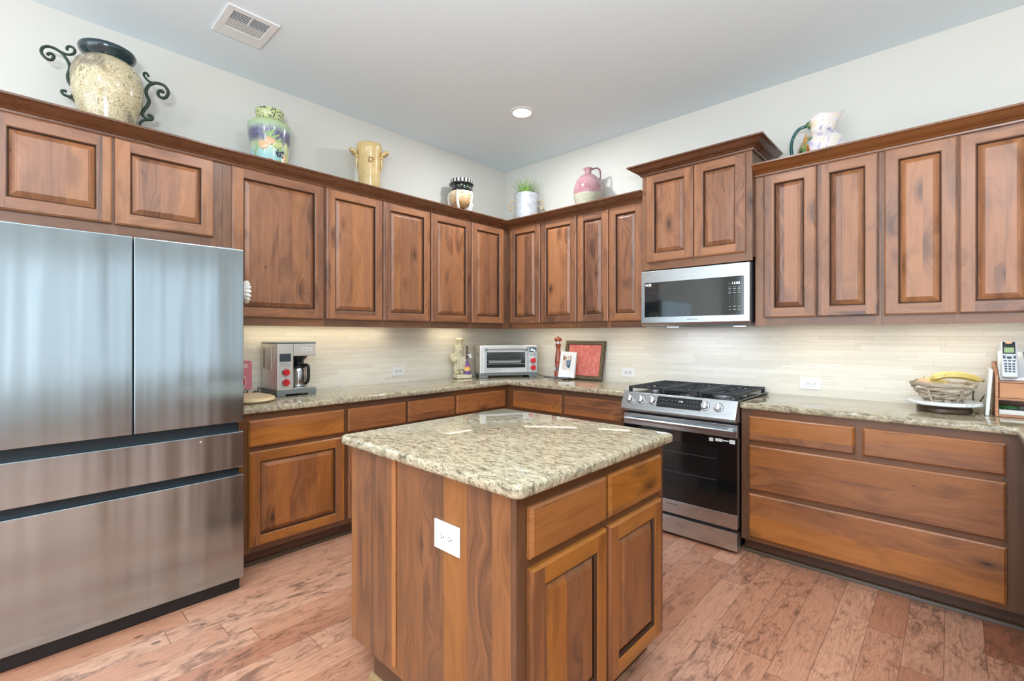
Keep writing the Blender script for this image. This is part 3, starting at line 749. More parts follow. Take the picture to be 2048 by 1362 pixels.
# ---------------------------------------------------------------- microwave
def microwave():
    X0, X1 = 1.785, 2.545; W = X1-X0
    t = thing('microwave_oven', 'stainless over-the-range microwave with dark glass door under the tall cabinet', 'microwave', (X0, 0, 0))
    m = MB(); m.box(.004, W-.004, -.365, -.012, 1.392, 1.792); m.out('housing', plain('microwave_case', (40,42,46), .4), t, bevel=.003)
    m = MB(); m.prism([(-.402,1.787),(-.402,1.408),(-.394,1.392),(-.378,1.384),(-.368,1.384),(-.368,1.787)], 0, W-.006, 'YZ'); f = m.out('door', STL, t, bevel=.0025)
    m = MB(); m.prism([(-.405,1.702),(-.405,1.449),(-.398,1.449),(-.398,1.702)], .029, W-.040, 'YZ'); g = m.out('door_glass', plain('micro_glass', (20,26,28), .04, coat=1.0), f, bevel=.0012)
    m = MB(); m.box(.583, .586, -.4056, -.404, 1.45, 1.70); m.out('door_seam', BLK, f)
    m = MB(); m.box(.583, .590, -.4062, -.404, 1.45, 1.487); m.out('latch_mark', BLK, f)
    GL = plain('display_glow', (200,215,225), .4, emit=(200,220,235), es=1.4); GD = plain('key_marks', (176,184,188), .4)
    text('11:02', .021, 'clock_digits', plain('clock_white', (235,240,245), .4, emit=(235,242,250), es=2.2), f, (.672, -.4056, 1.656), (R90,0,0), sx=1.1)
    m = MB(); rr = random.Random(5)
    for r in range(4):
        for c in range(3):
            x = .634+c*.029; z = 1.632-r*.0135; w_ = .013+rr.uniform(0,.004)
            m.box(x-w_/2, x+w_/2, -.4054, -.4048, z, z+.002+(r % 2)*.0022)
    for c in range(3):
        for r in range(4):
            pass
    m.box(.628, .636, -.4054, -.4048, 1.652, 1.655)
    m.out('key_legends', GD, f)
    for r in range(4):
        for c in range(3):
            s = ['147', '258', '369', ' 0 '][0]
            ch = [['1','2','3'],['4','5','6'],['7','8','9'],['-','0','-']][r][c]
            text(ch, .0075, 'keypad_digit', GD, f, (.634+c*.029, -.4054, 1.571-r*.0165), (R90,0,0))
    m = MB()
    for c, w_ in ((0,.008),(1,.016),(2,.013)):
        m.box(.634+c*.029-w_/2, .634+c*.029+w_/2, -.4054, -.4048, 1.503, 1.507); m.box(.634+c*.029-w_/2, .634+c*.029+w_/2, -.4054, -.4048, 1.482, 1.487)
    m.out('key_legends', GD, f)
    text('SAMSUNG', .013, 'lettering', plain('dark_print', (60,62,66), .4), f, (.385, -.4026, 1.427), (R90,0,0), sx=1.25)
    m = MB(); m.box(.036, .058, -.4056, -.4048, 1.676, 1.692); m.box(.062, .082, -.4056, -.4048, 1.674, 1.694); m.out('sticker', plain('sticker', (210,212,212), .5), f)
    m = MB(); m.box(.02, W-.02, -.36, -.03, 1.380, 1.392); u = m.out('underside', plain('underside_grey', (120,124,126), .5), t)
    m = MB(); m.box(.25, W-.25, -.33, -.27, 1.3785, 1.381); m.out('grease_filter', BLK, t)
    m = MB()
    for x in (.11, W-.17): m.box(x, x+.06, -.20, -.13, 1.377, 1.3801)
    m.out('hood_lamp', plain('hood_lamp', (225,232,255), .4, emit=(215,225,255), es=6), t)
    # thin clear film curling at the lower edge
    m = MB(); m.box(.0, W-.002, -.372, -.366, 1.384, 1.79); m.out('trim_gap', BLK, t)
microwave()
area('hood_light', (2.165, -.19, 1.374), (0,0,0), .5, .1, 1.0, (.80,.86,1.0))

# ---------------------------------------------------------------- ceiling fixtures
def ceiling_can(x, y, label):
    t = thing('recessed_light', label, 'ceiling light', (x, y, CEIL))
    m = MB(); m.lathe([(.072,-.0005),(.098,-.0005),(.098,-.004),(.088,-.007),(.072,-.006)], seg=40); m.bm.faces.ensure_lookup_table(); m.out('trim_ring', TRIMW, t, smooth=40)
    m = MB(); m.lathe([(0,-.003),(.071,-.003),(.071,-.0055),(0,-.0075)], seg=40); m.out('lens', plain('can_lens', (255,252,245), .5, emit=(255,250,240), es=5), t, smooth=40)
ceiling_can(1.038, -.903, 'round white recessed ceiling light shining near the corner of the kitchen')
def vent():
    t = thing('ceiling_vent', 'white rectangular air register with louvres set in the ceiling', 'air vent', (.583, -2.722, CEIL), 0)
    V = plain('vent_white', (226,230,229), .45); D = plain('vent_dark', (34,38,44), .6)
    m = MB()  # frame, x .155 half, y .128 half
    a, b, c, d = .152, .128, .116, .092
    for (x0,x1,y0,y1) in ((-a,a,-b,-d),(-a,a,d,b),(-a,-c+.06,-d,d),(c,a,-d,d)): m.box(x0, x1, y0, y1, -.008, -.0005)
    m.box(-.052, .116, -.006, .006, -.0075, -.003) if False else None
    m.out('frame', V, t, bevel=.0015)
    m = MB(); m.box(-c+.06, c, -d, d, -.0015, -.0005); m.out('duct_opening', D, t)
    m = MB()
    for i in range(6):   # long slats on the window side half
        x = .036+i*.0155; M = Matrix.Translation((x, 0, -.0045)) @ Matrix.Rotation(math.radians(62), 4, 'Y')
        m.xform(m.box(-.0040, .0040, -d, d, -.0006, .0006), M)
    for i in range(16):  # short cross slats
        y = -d+.006+i*.0117; M = Matrix.Translation((-.012, y, -.0045)) @ Matrix.Rotation(math.radians(10), 4, 'X')
        m.xform(m.box(-.042, .040, -.0050, .0050, -.0006, .0006), M)
    m.box(.031, .120, -.0035, .0035, -.0070, -.0035)
    m.out('louvre', V, t)
vent()

# ---------------------------------------------------------------- outlets
def outlet(label, loc, rot, gfci=False, w=.121, h=.078):
    t = thing('wall_outlet', label, 'electrical outlet', loc, rot)
    pl = plain('outlet_white', (236,236,236), .35); DK = plain('outlet_slot', (60,60,62), .5)
    m = MB(); m.box(-w/2, w/2, -.006, -.0003, -h/2, h/2); m.out('cover_plate', pl, t, bevel=.002)
    if gfci:
        m = MB(); m.box(-.034, .034, -.0085, -.005, -.018, .018); r = m.out('receptacle', pl, t, bevel=.001)
        cs = (-.020, .020)
        m = MB(); m.box(-.006, .006, -.0092, -.0082, .002, .009); m.box(-.006, .006, -.0092, -.0082, -.009, -.002); m.out('reset_button', plain('outlet_button', (214,214,214), .4), t)
    else:
        cs = (-.0195, .0195)
        for c in cs:
            m = MB(); m.cyl((c, -.0050, 0), (c, -.0078, 0), .0165, seg=28); m.out('receptacle', plain('receptacle_white', (216,217,218), .4), t, smooth=40, bevel=.0006)
    y = -.0089 if gfci else -.0082
    for c in cs:
        m = MB(); m.box(c-.006, c+.001, y, y+.0012, .0045, .0063); m.box(c-.007, c+.001, y, y+.0012, -.0067, -.0047)
        m.cyl((c+.008, y+.001, 0), (c+.008, y, 0), .0026, seg=12); m.out('socket_slots', DK, t)
    m = MB(); m.cyl((0, -.0066, 0), (0, -.0058, 0), .003, seg=12); m.out('screw', plain('outlet_screw', (200,200,198), .3), t)
outlet('white wall outlet on the stone backsplash between coffee maker and pig statue', (.0083, -1.345, 1.008), R90)
outlet('white wall outlet on the backsplash beside the red framed tray', (1.459, -.0083, .998), 0)
outlet('white wall outlet with test buttons on the backsplash past the range', (2.798, -.0083, .997), 0, gfci=True)
outlet('white wide-plate outlet mounted low on the wooden end of the island', (2.318, IY0-.0063, .678), 0, w=.124, h=.092)

# ---------------------------------------------------------------- under-cabinet light bars
LB = plain('light_bar_body', (225,225,220), .4); LE = plain('light_bar_led', (255,240,215), .5, emit=(255,238,205), es=12)
def bar(label, loc, rot, L, n=4):
    t = thing('under_cabinet_light', label, 'light bar', loc, rot)
    m = MB(); m.box(0, L, -.018, .018, -.014, -.0005); m.out('housing', LB, t)
    m = MB(); m.box(.008, L-.008, -.012, .012, -.0165, -.0142); m.out('diffuser', LE, t)
    l = bpy.data.lights.new('bar_light', 'AREA'); l.shape = 'RECTANGLE'; l.size = L-.02; l.size_y = .02; l.energy = P_BAR*L; l.color = WARM
    o = bpy.data.objects.new('bar_light', l); COL.objects.link(o); o.parent = t; o.location = (L/2, 0, -.019)
bar('slim light bar under the wall cabinet near the pig statue', (.11, -1.02, UB+.027), R90, .39)
bar('slim light bar under the wall cabinets above the coffee maker and outlet', (.11, -2.62, UB+.027), R90, 1.15)
bar('slim light bar under the corner cabinet above toaster oven and pepper mill', (.456, -.20, UB+.027), 0, .66)
bar('short light bar under the cabinet just before the microwave', (1.342, -.20, UB+.027), 0, .32)
bar('slim light bar under the cabinet just past the microwave', (2.62, -.20, UB+.027), 0, .5)
bar('slim light bar under the cabinet above the driftwood bowl', (3.24, -.20, UB+.027), 0, .5)
# ================================================================ pieces on top of the cabinets
TOPZ = UT + .0005
CAMP = Vector((3.4856, -3.6397))
RV = Vector((.731, .682, 0))      # rightwards direction as seen from the kitchen entrance
def face_angle(x, y): return math.atan2(CAMP.y-y, CAMP.x-x)   # heading from a piece to the room entrance

def urn_mat():
    t = NT('marbled_glaze'); tc = t('TexCoord').outputs['Object']
    wv = t.noise(tc, 7.0, 3, .5, out=1)
    v = t('VectorMath', {0: tc, 1: t('VectorMath', {0: wv, 3: .25}, operation='SCALE').outputs[0]}, operation='ADD').outputs[0]
    n = t.noise(v, 9.0, 3, .5, 1.2)
    band = t.math('SINE', t.math('MULTIPLY', n, 88.0))
    col = t.mix(t.mapr(band, .2, 1.0, 0, .75), lin(212,200,164), lin(116,100,76))
    m2 = t.noise(v, 5.0, 4, .55)
    col = t.mix(t.mapr(m2, .47, .64, 0, .75), col, lin(104,92,84))
    m3 = t.noise(tc, 4.0, 2, .5)
    col = t.mix(t.mapr(m3, .5, .7, 0, .35), col, lin(196,164,104))
    t.set(Base_Color=col, Roughness=.22, Coat_Weight=.4, Coat_Roughness=.12); return t.m
def make_urn():
    t = thing('urn', 'large cream urn with brown marbled swirls, dark teal rim and scrolled iron handles', 'urn', (.212, -3.272, TOPZ))
    m = MB(); m.lathe([(0,0),(.108,0),(.116,.02),(.138,.07),(.160,.13),(.180,.19),(.193,.24),(.1985,.29),(.198,.33),(.190,.365),(.172,.40),(.148,.425),(.128,.437),(.122,.440),(.11,.44)], seg=56)
    m.out('vessel', urn_mat(), t, smooth=60).scale = (.76, .76, .935)
    m = MB(); m.lathe([(.115,.437),(.124,.441),(.131,.450),(.145,.463),(.156,.478),(.159,.490),(.155,.500),(.146,.504),(.134,.500),(.112,.470),(.10,.44)], seg=56)
    m.out('rim', plain('teal_glaze', (22,48,54), .22, coat=.5), t, smooth=60).scale = (.76, .76, .935)
    IR = plain('verdigris_iron', (50,66,58), .5, metal=.35)
    def pts(L, off):
        out = []
        for (u, v) in L:
            px, py = 60+u/6.487, 60+v/6.487
            a = (px-1024)/944.09; d0 = -.6822+a*.7312; d1 = .7312+a*.6822
            tt = (.212-3.4856)/d0; y = -3.6397+tt*d1; z = 1.3177+tt*(670.02-py)/944.09
            out.append((0, y+3.272, z-TOPZ))
        return smoothpts(out, 4)
    LM = [(225,322),(250,303),(295,315),(308,350),(285,385),(235,382),(180,340),(145,280),(165,228),(230,213),(310,235),(400,290),(470,370),(512,460),(508,530),(487,590),(500,670),(545,740),(575,800),(548,855),(505,862),(435,835),(410,795),(440,785),(478,803)]
    LS = [(405,285),(455,310),(520,320),(572,300),(580,258),(548,222),(500,213),(478,235),(485,262)]
    LL = [(505,872),(560,905),(605,955),(622,1000),(618,1040),(600,1075)]
    RM = [(1728,822),(1715,792),(1680,792),(1662,830),(1690,872),(1745,882),(1785,845),(1790,790),(1750,730),(1690,700),(1620,690),(1550,715),(1508,780),(1516,850),(1545,915),(1530,975),(1488,1025),(1458,1075),(1475,1125),(1530,1160),(1578,1158),(1588,1128),(1560,1108),(1530,1118)]
    RS = [(1600,690),(1545,668),(1500,625),(1478,580),(1490,556),(1520,566),(1538,608)]
    RL = [(1515,1165),(1455,1180),(1425,1215),(1420,1250),(1440,1290)]
    for k, (A, B, Cc) in enumerate(((LM, LS, LL), (RM, RS, RL))):
        m = MB(); m.tube(pts(A, 0), .0085, 8, flat=.8); m.tube(pts(B, 0), .0062, 8); m.tube(pts(Cc, 0), .0062, 8)
        m.out('scroll_handle', IR, t, smooth=60)
make_urn()

def fruit_jar():
    x, y = .19, -2.452; fa = face_angle(x, y)
    t = thing('ceramic_jar', 'green and blue jar painted with peaches, leaves and grapes', 'jar', (x, y, TOPZ), fa+R90); t.scale = (.89, .89, .915)
    n = NT('jar_paint'); tc = n('TexCoord').outputs['Object']; z = n('SeparateXYZ', {0: tc}).outputs[2]
    nz = n.noise(tc, 22.0, 4, .6); zz = n.math('ADD', z, n.math('MULTIPLY', n.math('SUBTRACT', nz, .5), .07))
    col = n.ramp(n.math('DIVIDE', zz, .5), [(.0, lin(214,206,170)), (.07, lin(196,202,170)), (.10, lin(150,196,196)), (.30, lin(160,206,204)), (.40, lin(190,200,160)), (.50, lin(104,104,130)), (.60, lin(112,112,140)), (.68, lin(168,190,164)), (.76, lin(176,198,136)), (.80, lin(40,60,52)), (.83, lin(190,196,150)), (.95, lin(196,200,150))])
    sp = n('TexVoronoi', {'Vector': tc, 'Scale': 55.0}).outputs['Distance']
    pm = n.math('MULTIPLY', n.math('LESS_THAN', sp, .35), n.math('MULTIPLY', n.math('GREATER_THAN', z, .225), n.math('LESS_THAN', z, .30)))
    col = n.mix(n.math('MULTIPLY', pm, .6), col, lin(60,60,92))
    n.set(Base_Color=col, Roughness=.16, Coat_Weight=.6, Coat_Roughness=.06)
    prof = [(0,0),(.128,0),(.134,.01),(.131,.04),(.127,.08),(.1255,.14),(.130,.20),(.138,.26),(.145,.32),(.1475,.35),(.1445,.372),(.125,.390),(.100,.398),(.089,.404)]
    m = MB(); m.lathe(prof, seg=48); m.out('vessel', n.m, t, smooth=60)
    n2 = NT('jar_rim_paint'); tc = n2('TexCoord').outputs['Object']; v = n2('TexVoronoi', {'Vector': tc, 'Scale': 60.0}).outputs['Distance']
    n2.set(Base_Color=n2.mix(n2.math('LESS_THAN', v, .38), lin(190,198,140), lin(60,80,66)), Roughness=.2, Coat_Weight=.5)
    m = MB(); m.lathe([(.089,.403),(.086,.415),(.090,.432),(.096,.446),(.098,.470),(.096,.478),(.090,.476),(.085,.44),(.084,.41)], seg=48)
    m.out('neck', n2.m, t, smooth=60)
    def R(z):
        for (r0, z0), (r1, z1) in zip(prof[1:], prof[2:]):
            if z0 <= z <= z1: return r0+(r1-r0)*(z-z0)/(z1-z0)
        return .13
    def blob(m, ang, z, a, b, tilt=0, th=.006, mi=0):
        r = R(z); A = math.radians(ang)-R90
        M = Matrix.Rotation(A+R90, 4, 'Z') @ Matrix.Rotation(math.radians(tilt), 4, 'Y')
        m.ball((r*math.cos(A)*.985, r*math.sin(A)*.985, z), (a*1.18, th, b*1.22), seg=12, mi=mi, M=M)
    PE = plain('peach_glaze', (222,182,140), .2, coat=.5); GRN = plain('leaf_glaze', (150,178,124), .25, coat=.4); PLG = plain('pear_glaze', (196,204,138), .2, coat=.5); GRP = plain('grape_glaze', (52,50,66), .2, coat=.5); STB = plain('berry_glaze', (206,128,88), .25, coat=.4)
    for nm_, mt_, L_ in (('peach_relief', PE, ((-18,.200,.030,.030),(2,.232,.028,.028),(52,.120,.018,.040,-15))), ('berry_relief', STB, ((-22,.085,.017,.015),(3,.088,.021,.013,20))), ('pear_relief', PLG, ((22,.215,.030,.026),(55,.215,.016,.06,-8),(62,.18,.012,.06,-4)))):
        for q_ in L_:
            m = MB(); blob(m, *q_); m.out(nm_, mt_, t, smooth=60)
    for a, z, l, tl in ((0,.285,.035,-15),(8,.295,.035,20),(-8,.27,.03,-60),(16,.262,.03,55),(28,.245,.026,40),(34,.18,.02,30),(-40,.20,.03,0),(-44,.15,.03,10),(30,.10,.018,60),(18,.07,.014,70)):
        m = MB(); blob(m, a, z, .009, l, tl, .004); m.out('leaf_relief', GRN, t, smooth=60)
    m = MB(); rr = random.Random(4)
    for i in range(26): blob(m, 32+rr.uniform(-13, 13), .155+rr.uniform(-.028, .022), .006, .006, 0, .006)
    m.out('grape_relief', GRP, t, smooth=60)
fruit_jar()

def crock():
    x, y = .175, -1.716; fa = face_angle(x, y)
    t = thing('crock', 'tall mustard yellow stoneware crock with twisted side lugs', 'crock', (x, y, TOPZ), fa+R90); t.scale = (1, 1, .95)
    n = NT('mustard_glaze'); tc = n('TexCoord').outputs['Object']
    q = n.noise(tc, 14.0, 4, .6)
    n.set(Base_Color=n.ramp(q, [(.3, lin(200,170,110)), (.6, lin(216,190,132)), (.8, lin(224,204,152))]), Roughness=.2, Coat_Weight=.6, Coat_Roughness=.08)
    m = MB(); m.lathe([(0,0),(.078,0),(.080,.05),(.083,.18),(.087,.30),(.092,.38),(.097,.41),(.099,.43),(.098,.448),(.092,.460),(.083,.464),(.076,.455),(.074,.40),(.0,.38)], seg=40); m.out('vessel', n.m, t, smooth=60)
    for s in (-1, 1):
        m = MB(); P = [(s*.088, -.03, .345),(s*.100, -.045, .375),(s*.122,-.035,.398),(s*.135,-.01,.408),(s*.128,.022,.405),(s*.098,.045,.39)]
        pts = smoothpts(P, 5); m.tube(pts, [.013+.004*math.sin(i*1.5) for i in range(len(pts))], 10)
        m.tube([(s*.090,-.03,.35),(s*.094,-.02,.29),(s*.086,-.012,.245)], [.012,.008,.002], 8)
        m.out('lug_handle', n.m, t, smooth=60)
    m = MB(); rr = random.Random(2)
    for i in range(13): m.ball((.012*math.cos(i*1.9)*(1+i*.08)+.012, -.0905-.002*(i % 2), .315+.012*math.sin(i*1.9)*(1+i*.08)), .0045, seg=8)
    m.out('sprig_relief', plain('ochre_glaze', (164,120,66), .3), t, smooth=60)
crock()

def footed_bowl():
    x, y = .175, -.775; fa = face_angle(x, y)
    t = thing('footed_bowl', 'black and cream footed bowl with checkered rim, flowers and white animal legs', 'bowl', (x, y, TOPZ), fa+R90)
    BKG = plain('black_glaze', (24,30,32), .18, coat=.5); WG = plain('white_glaze', (236,234,228), .2, coat=.5)
    n = NT('leopard_glaze'); tc = n('TexCoord').outputs['Object']
    z = n('SeparateXYZ', {0: tc}).outputs[2]
    v = n('TexVoronoi', {'Vector': tc, 'Scale': 42.0, 'Randomness': .8}).outputs['Distance']
    base = n.ramp(n.math('DIVIDE', z, .3), [(.3, lin(196,142,88)), (.6, lin(222,182,132)), (.85, lin(234,214,180))])
    n.set(Base_Color=n.mix(n.math('LESS_THAN', v, .22), base, lin(98,68,44)), Roughness=.2, Coat_Weight=.5)
    m = MB(); m.lathe([(.0,.128),(.03,.131),(.062,.145),(.088,.165),(.106,.190),(.1155,.222),(.116,.252),(.112,.272)], seg=48); m.out('bowl', n.m, t, smooth=60)
    m = MB(); m.lathe([(.113,.2725),(.110,.285),(.100,.305),(.096,.322),(.103,.334),(.112,.340),(.114,.347),(.110,.353),(.104,.355),(.09,.352)], seg=48); b = m.out('shoulder_band', BKG, t, smooth=60)
    m = MB(); seg = 36; 
    for i in range(seg):
        a0, a1 = 2*PI*i/seg, 2*PI*(i+1)/seg
        P = lambda r, a, z: (r*math.cos(a), r*math.sin(a), z)
        for (r0, z0), (r1, z1) in zip([(.100,.3555),(.103,.386),(.098,.389)], [(.103,.386),(.098,.389),(.094,.3555)]):
            m.quad([P(r0,a0,z0),P(r0,a1,z0),P(r1,a1,z1),P(r1,a0,z1)], (i//1) % 2)
    m.out('checkered_rim', [BKG, WG], t)
    cols = [plain('petal_white', (232,232,222), .3), plain('petal_rose', (176,72,76), .3), plain('petal_green', (92,150,84), .3), plain('petal_lilac', (168,150,184), .3)]
    rr = random.Random(9)
    for ci, c in enumerate(cols):
        m = MB()
        for i in range(9):
            a = math.radians(-90+rr.uniform(-85, 85)); z = rr.uniform(.287, .325); r = .1035 if z < .30 else .099
            M = Matrix.Rotation(a+R90, 4, 'Z') @ Matrix.Rotation(rr.uniform(-1, 1), 4, 'Y'); m.ball((r*math.cos(a), r*math.sin(a), z), (.0035, .0025, .010), seg=8, M=M)
        m.out('painted_petals', c, b, smooth=60)
    m = MB(); m.lathe([(0,0),(.058,0),(.060,.010),(.045,.018),(.022,.030),(.016,.06),(.026,.09),(.016,.115),(.03,.1305),(0,.1305)], seg=32); m.out('pedestal', BKG, t, smooth=60)
    for k, a in enumerate((-108, -38, 30, 100, 170)):
        A = math.radians(a); d = Vector((math.cos(A), math.sin(A), 0))
        P = smoothpts([d*.117+Vector((0,0,.262)), d*.119+Vector((0,0,.215)), d*.105+Vector((0,0,.15)), d*.075+Vector((0,0,.095)), d*.080+Vector((0,0,.05)), d*.098+Vector((0,0,.012))], 4)
        n_ = len(P); m = MB(); m.tube(P, [.009+.004*math.sin(PI*i/n_) for i in range(n_)], 8); m.ball(tuple(d*.104+Vector((0,0,.010))), (.017,.017,.0095), seg=10); m.ball(tuple(d*.116+Vector((0,0,.262))), (.011,.011,.014), seg=10)
        m.out('leg', WG, t, smooth=60)
footed_bowl()

def grass_bucket():
    x, y = .452, -.185; fa = face_angle(x, y)
    t = thing('potted_grass', 'pale galvanized bucket of green grass with rope handles', 'potted plant', (x, y, TOPZ), fa+R90)
    n = NT('galvanized'); tc = n('TexCoord').outputs['Object']; q = n.noise(tc, 26.0, 5, .6)
    n.set(Base_Color=n.ramp(q, [(.3, lin(178,184,192)), (.6, lin(208,212,218)), (.8, lin(226,228,232))]), Roughness=.42, Metallic=.25)
    m = MB(); m.lathe([(0,0),(.104,0),(.106,.004),(.112,.16),(.117,.318),(.119,.322),(.119,.328),(.115,.330),(.112,.322),(.108,.28),(0,.28)], seg=44); m.out('bucket', n.m, t, smooth=50)
    m = MB(); m.lathe([(.1165,.3285),(.1195,.3290),(.1195,.3310),(.1160,.3315)], seg=44); m.out('rim_line', plain('rim_dark', (70,78,80), .4), t, smooth=50)
    m = MB()
    for i in range(3):
        A = -R90+i*0; m.tube(smoothpts([(-.03+.02*i, -.1125, .15+.02*i), (-.01+.01*i, -.1150, .22), (.02, -.1155, .24-.03*i), (.045-.01*i, -.110, .2)], 5), .0022, 6)
    m.out('embossed_scroll', plain('embossed_zinc', (206,210,216), .35, metal=.3), t, smooth=60)
    RO = plain('jute_rope', (186,166,134), .9)
    for s in (-1, 1):
        m = MB(); P = smoothpts([(s*.112,-.02,.262),(s*.135,-.02,.27),(s*.158,-.018,.245),(s*.166,-.015,.205),(s*.148,-.010,.18),(s*.128,-.010,.205),(s*.112,-.012,.222)], 5)
        m.tube(P, [.0075+.0016*math.sin(i*2.1) for i in range(len(P))], 8); m.out('rope_handle', RO, t, smooth=60)
    n = NT('grass_blades'); q = n('NewGeometry').outputs['Random Per Island']
    n.set(Base_Color=n.ramp(q, [(0, lin(62,110,34)), (.4, lin(116,168,58)), (.75, lin(156,196,92)), (1, lin(190,214,134))]), Roughness=.5)
    rr = random.Random(11); m = MB()
    for i in range(230):
        a = rr.uniform(0, 2*PI); r0 = .07*math.sqrt(rr.random()); lean = rr.uniform(.02, .10)*(.4+r0/.07); h = rr.uniform(.08, .16)*(1.15-.35*r0/.07)
        if rr.random() < .06: h = .19; lean *= .5
        b = Vector((r0*math.cos(a), r0*math.sin(a), .281)); d = Vector((math.cos(a+rr.uniform(-.5,.5)), math.sin(a+rr.uniform(-.5,.5)), 0)); sd = Vector((-d.y, d.x, 0))
        prev = None; w0 = rr.uniform(.002, .0036)
        for k in range(5):
            f = k/4; c = b+d*lean*f*f*1.3+Vector((0,0,h*1.18*f*(1-.14*f*f)+ .04*f)); ww = w0*(1-f*.9)
            cur = (m.bm.verts.new(c-sd*ww), m.bm.verts.new(c+sd*ww))
            if prev: m.bm.faces.new((prev[0], prev[1], cur[1], cur[0]))
            prev = cur
    sn, cs = math.sin(fa+R90), math.cos(fa+R90)
    for v in m.bm.verts:
        wy = y+v.co.x*sn+v.co.y*cs
        if wy > -.02: v.co.x -= (wy+.02)*sn; v.co.y -= (wy+.02)*cs
    m.out('grass_tuft', n.m, t, fix=False)
grass_bucket()

def jug():
    x, y = 1.168, -.185; fa = face_angle(x, y)
    t = thing('jug', 'round dusty pink jug with a rough cream lower half and looped handle', 'jug', (x, y, TOPZ), fa+R90)
    n = NT('rose_glaze'); tc = n('TexCoord').outputs['Object']; q = n.noise(tc, 12.0, 4, .6)
    n.set(Base_Color=n.ramp(q, [(.3, lin(138,92,100)), (.55, lin(170,128,136)), (.75, lin(188,152,158))]), Roughness=.14, Coat_Weight=.6, Coat_Roughness=.06)
    m = MB(); m.lathe([(.1265,.178),(.127,.20),(.1245,.235),(.115,.275),(.098,.310),(.072,.340),(.045,.358),(.031,.366),(.028,.374),(.029,.392),(.040,.404),(.043,.408),(.040,.413),(.030,.411),(.022,.39),(.02,.36)], seg=48); m.out('glazed_body', n.m, t, smooth=60)
    n2 = NT('rough_glaze'); tc = n2('TexCoord').outputs['Object']
    w1 = n2('TexVoronoi', {'Vector': tc, 'Scale': 58.0}, feature='DISTANCE_TO_EDGE').outputs['Distance']
    n2.set(Base_Color=n2.mix(n2.mapr(w1, .0, .12, 1, 0), lin(186,186,162), lin(222,220,202)), Roughness=.6)
    n2.bump(n2.mapr(w1, 0, .15, 1, 0), .8, .006)
    m = MB(); prof = [(0,0),(.080,0),(.088,.03),(.102,.08),(.116,.125),(.1255,.165),(.1275,.178)]
    m.lathe(prof, seg=48); m.out('rough_base', n2.m, t, smooth=60)
    m = MB(); m.tube(smoothpts([(.035,0,.405),(.062,0,.412),(.088,0,.408),(.101,0,.388),(.104,0,.355),(.101,0,.322),(.093,0,.305)], 5), .0075, 10); m.out('handle', plain('mauve_handle', (122,84,92), .25, coat=.4), t, smooth=60)
jug()

def pitcher():
    x, y = 2.893, -.185; fa = face_angle(x, y)
    t = thing('pitcher', 'floral ceramic pitcher in white and lilac with curved teal handle', 'pitcher', (x, y, TOPZ), fa+R90); t.scale = (.92, .92, .93)
    n = NT('iris_paint'); tc = n('TexCoord').outputs['Object']; s = n('SeparateXYZ', {0: tc}).outputs
    wv = n.noise(tc, 9.0, 3, .5, out=1)
    v = n('VectorMath', {0: n('Mapping', {'Vector': tc, 'Scale': (1.2, 1.2, .55), 'Rotation': (0, .4, 0)}).outputs[0], 1: n('VectorMath', {0: wv, 3: .10}, operation='SCALE').outputs[0]}, operation='ADD').outputs[0]
    q = n.noise(v, 17.0, 3, .5, .6)
    col = n.ramp(q, [(.28, lin(120,104,140)), (.38, lin(196,186,210)), (.46, lin(236,232,232)), (.55, lin(236,220,196)), (.62, lin(232,232,236)), (.70, lin(186,166,196)), (.78, lin(96,140,140))])
    left = n.mapr(n.math('ADD', n.math('MULTIPLY', s[0], -1.0), n.math('MULTIPLY', n.math('SUBTRACT', q, .5), .12)), .055, .075, 0, 1)
    q2 = n.noise(v, 30.0, 3, .5)
    col = n.mix(left, col, n.ramp(q2, [(.35, lin(44,84,52)), (.48, lin(120,166,110)), (.55, lin(214,156,84)), (.65, lin(150,96,44))]))
    n.set(Base_Color=col, Roughness=.14, Coat_Weight=.6, Coat_Roughness=.06)
    prof = [(0,0),(.092,0),(.100,.01),(.120,.04),(.135,.08),(.1395,.115),(.136,.15),(.120,.185),(.094,.212),(.075,.230),(.066,.248),(.066,.262),(.072,.285),(.080,.31),(.088,.330),(.082,.332),(.068,.30),(.058,.26)]
    m = MB(); vs = m.lathe(prof, seg=56)
    for q_ in vs:
        if q_.co.z > .235:
            f = (q_.co.z-.235)/.1; a = math.atan2(q_.co.y, q_.co.x)
            sp = max(0, math.cos(a))**3; bk = max(0, -math.cos(a))
            q_.co.x += f*(.050*sp - .010) ; q_.co.y *= 1-.35*f*sp; q_.co.z += f*(.028*sp+.0*bk - .02*bk) + .008*f*math.sin(3*a)
    m.out('vessel', n.m, t, smooth=60)
    m = MB(); P = smoothpts([(-.065,0,.292),(-.095,0,.300),(-.135,0,.288),(-.165,0,.245),(-.178,0,.185),(-.172,0,.12),(-.152,0,.06),(-.122,0,.022),(-.105,0,.012)], 5); m.tube(P, .0105, 10); m.out('handle', plain('deep_teal_glaze', (22,84,84), .16, coat=.6), t, smooth=60)
    m = MB()
    for (px_, pz, l, tl, a) in ((-.085,.19,.045,.5,-62),(-.10,.135,.04,.5,-50)):
        pass
    for a, z, l, tl in ((-58,.20,.05,-.5),(-48,.165,.045,-.6),(-62,.13,.05,-.4)):
        A = math.radians(a)-R90; r = .128 if z < .18 else .112
        m.ball((r*math.cos(A), r*math.sin(A), z), (.010,.008,l*.6), seg=10, M=Matrix.Rotation(A+R90, 4, 'Z') @ Matrix.Rotation(-tl, 4, 'Y'))
    m.out('gilded_stem', plain('amber_glaze', (196,132,60), .25, coat=.4), t, smooth=60)
pitcher()

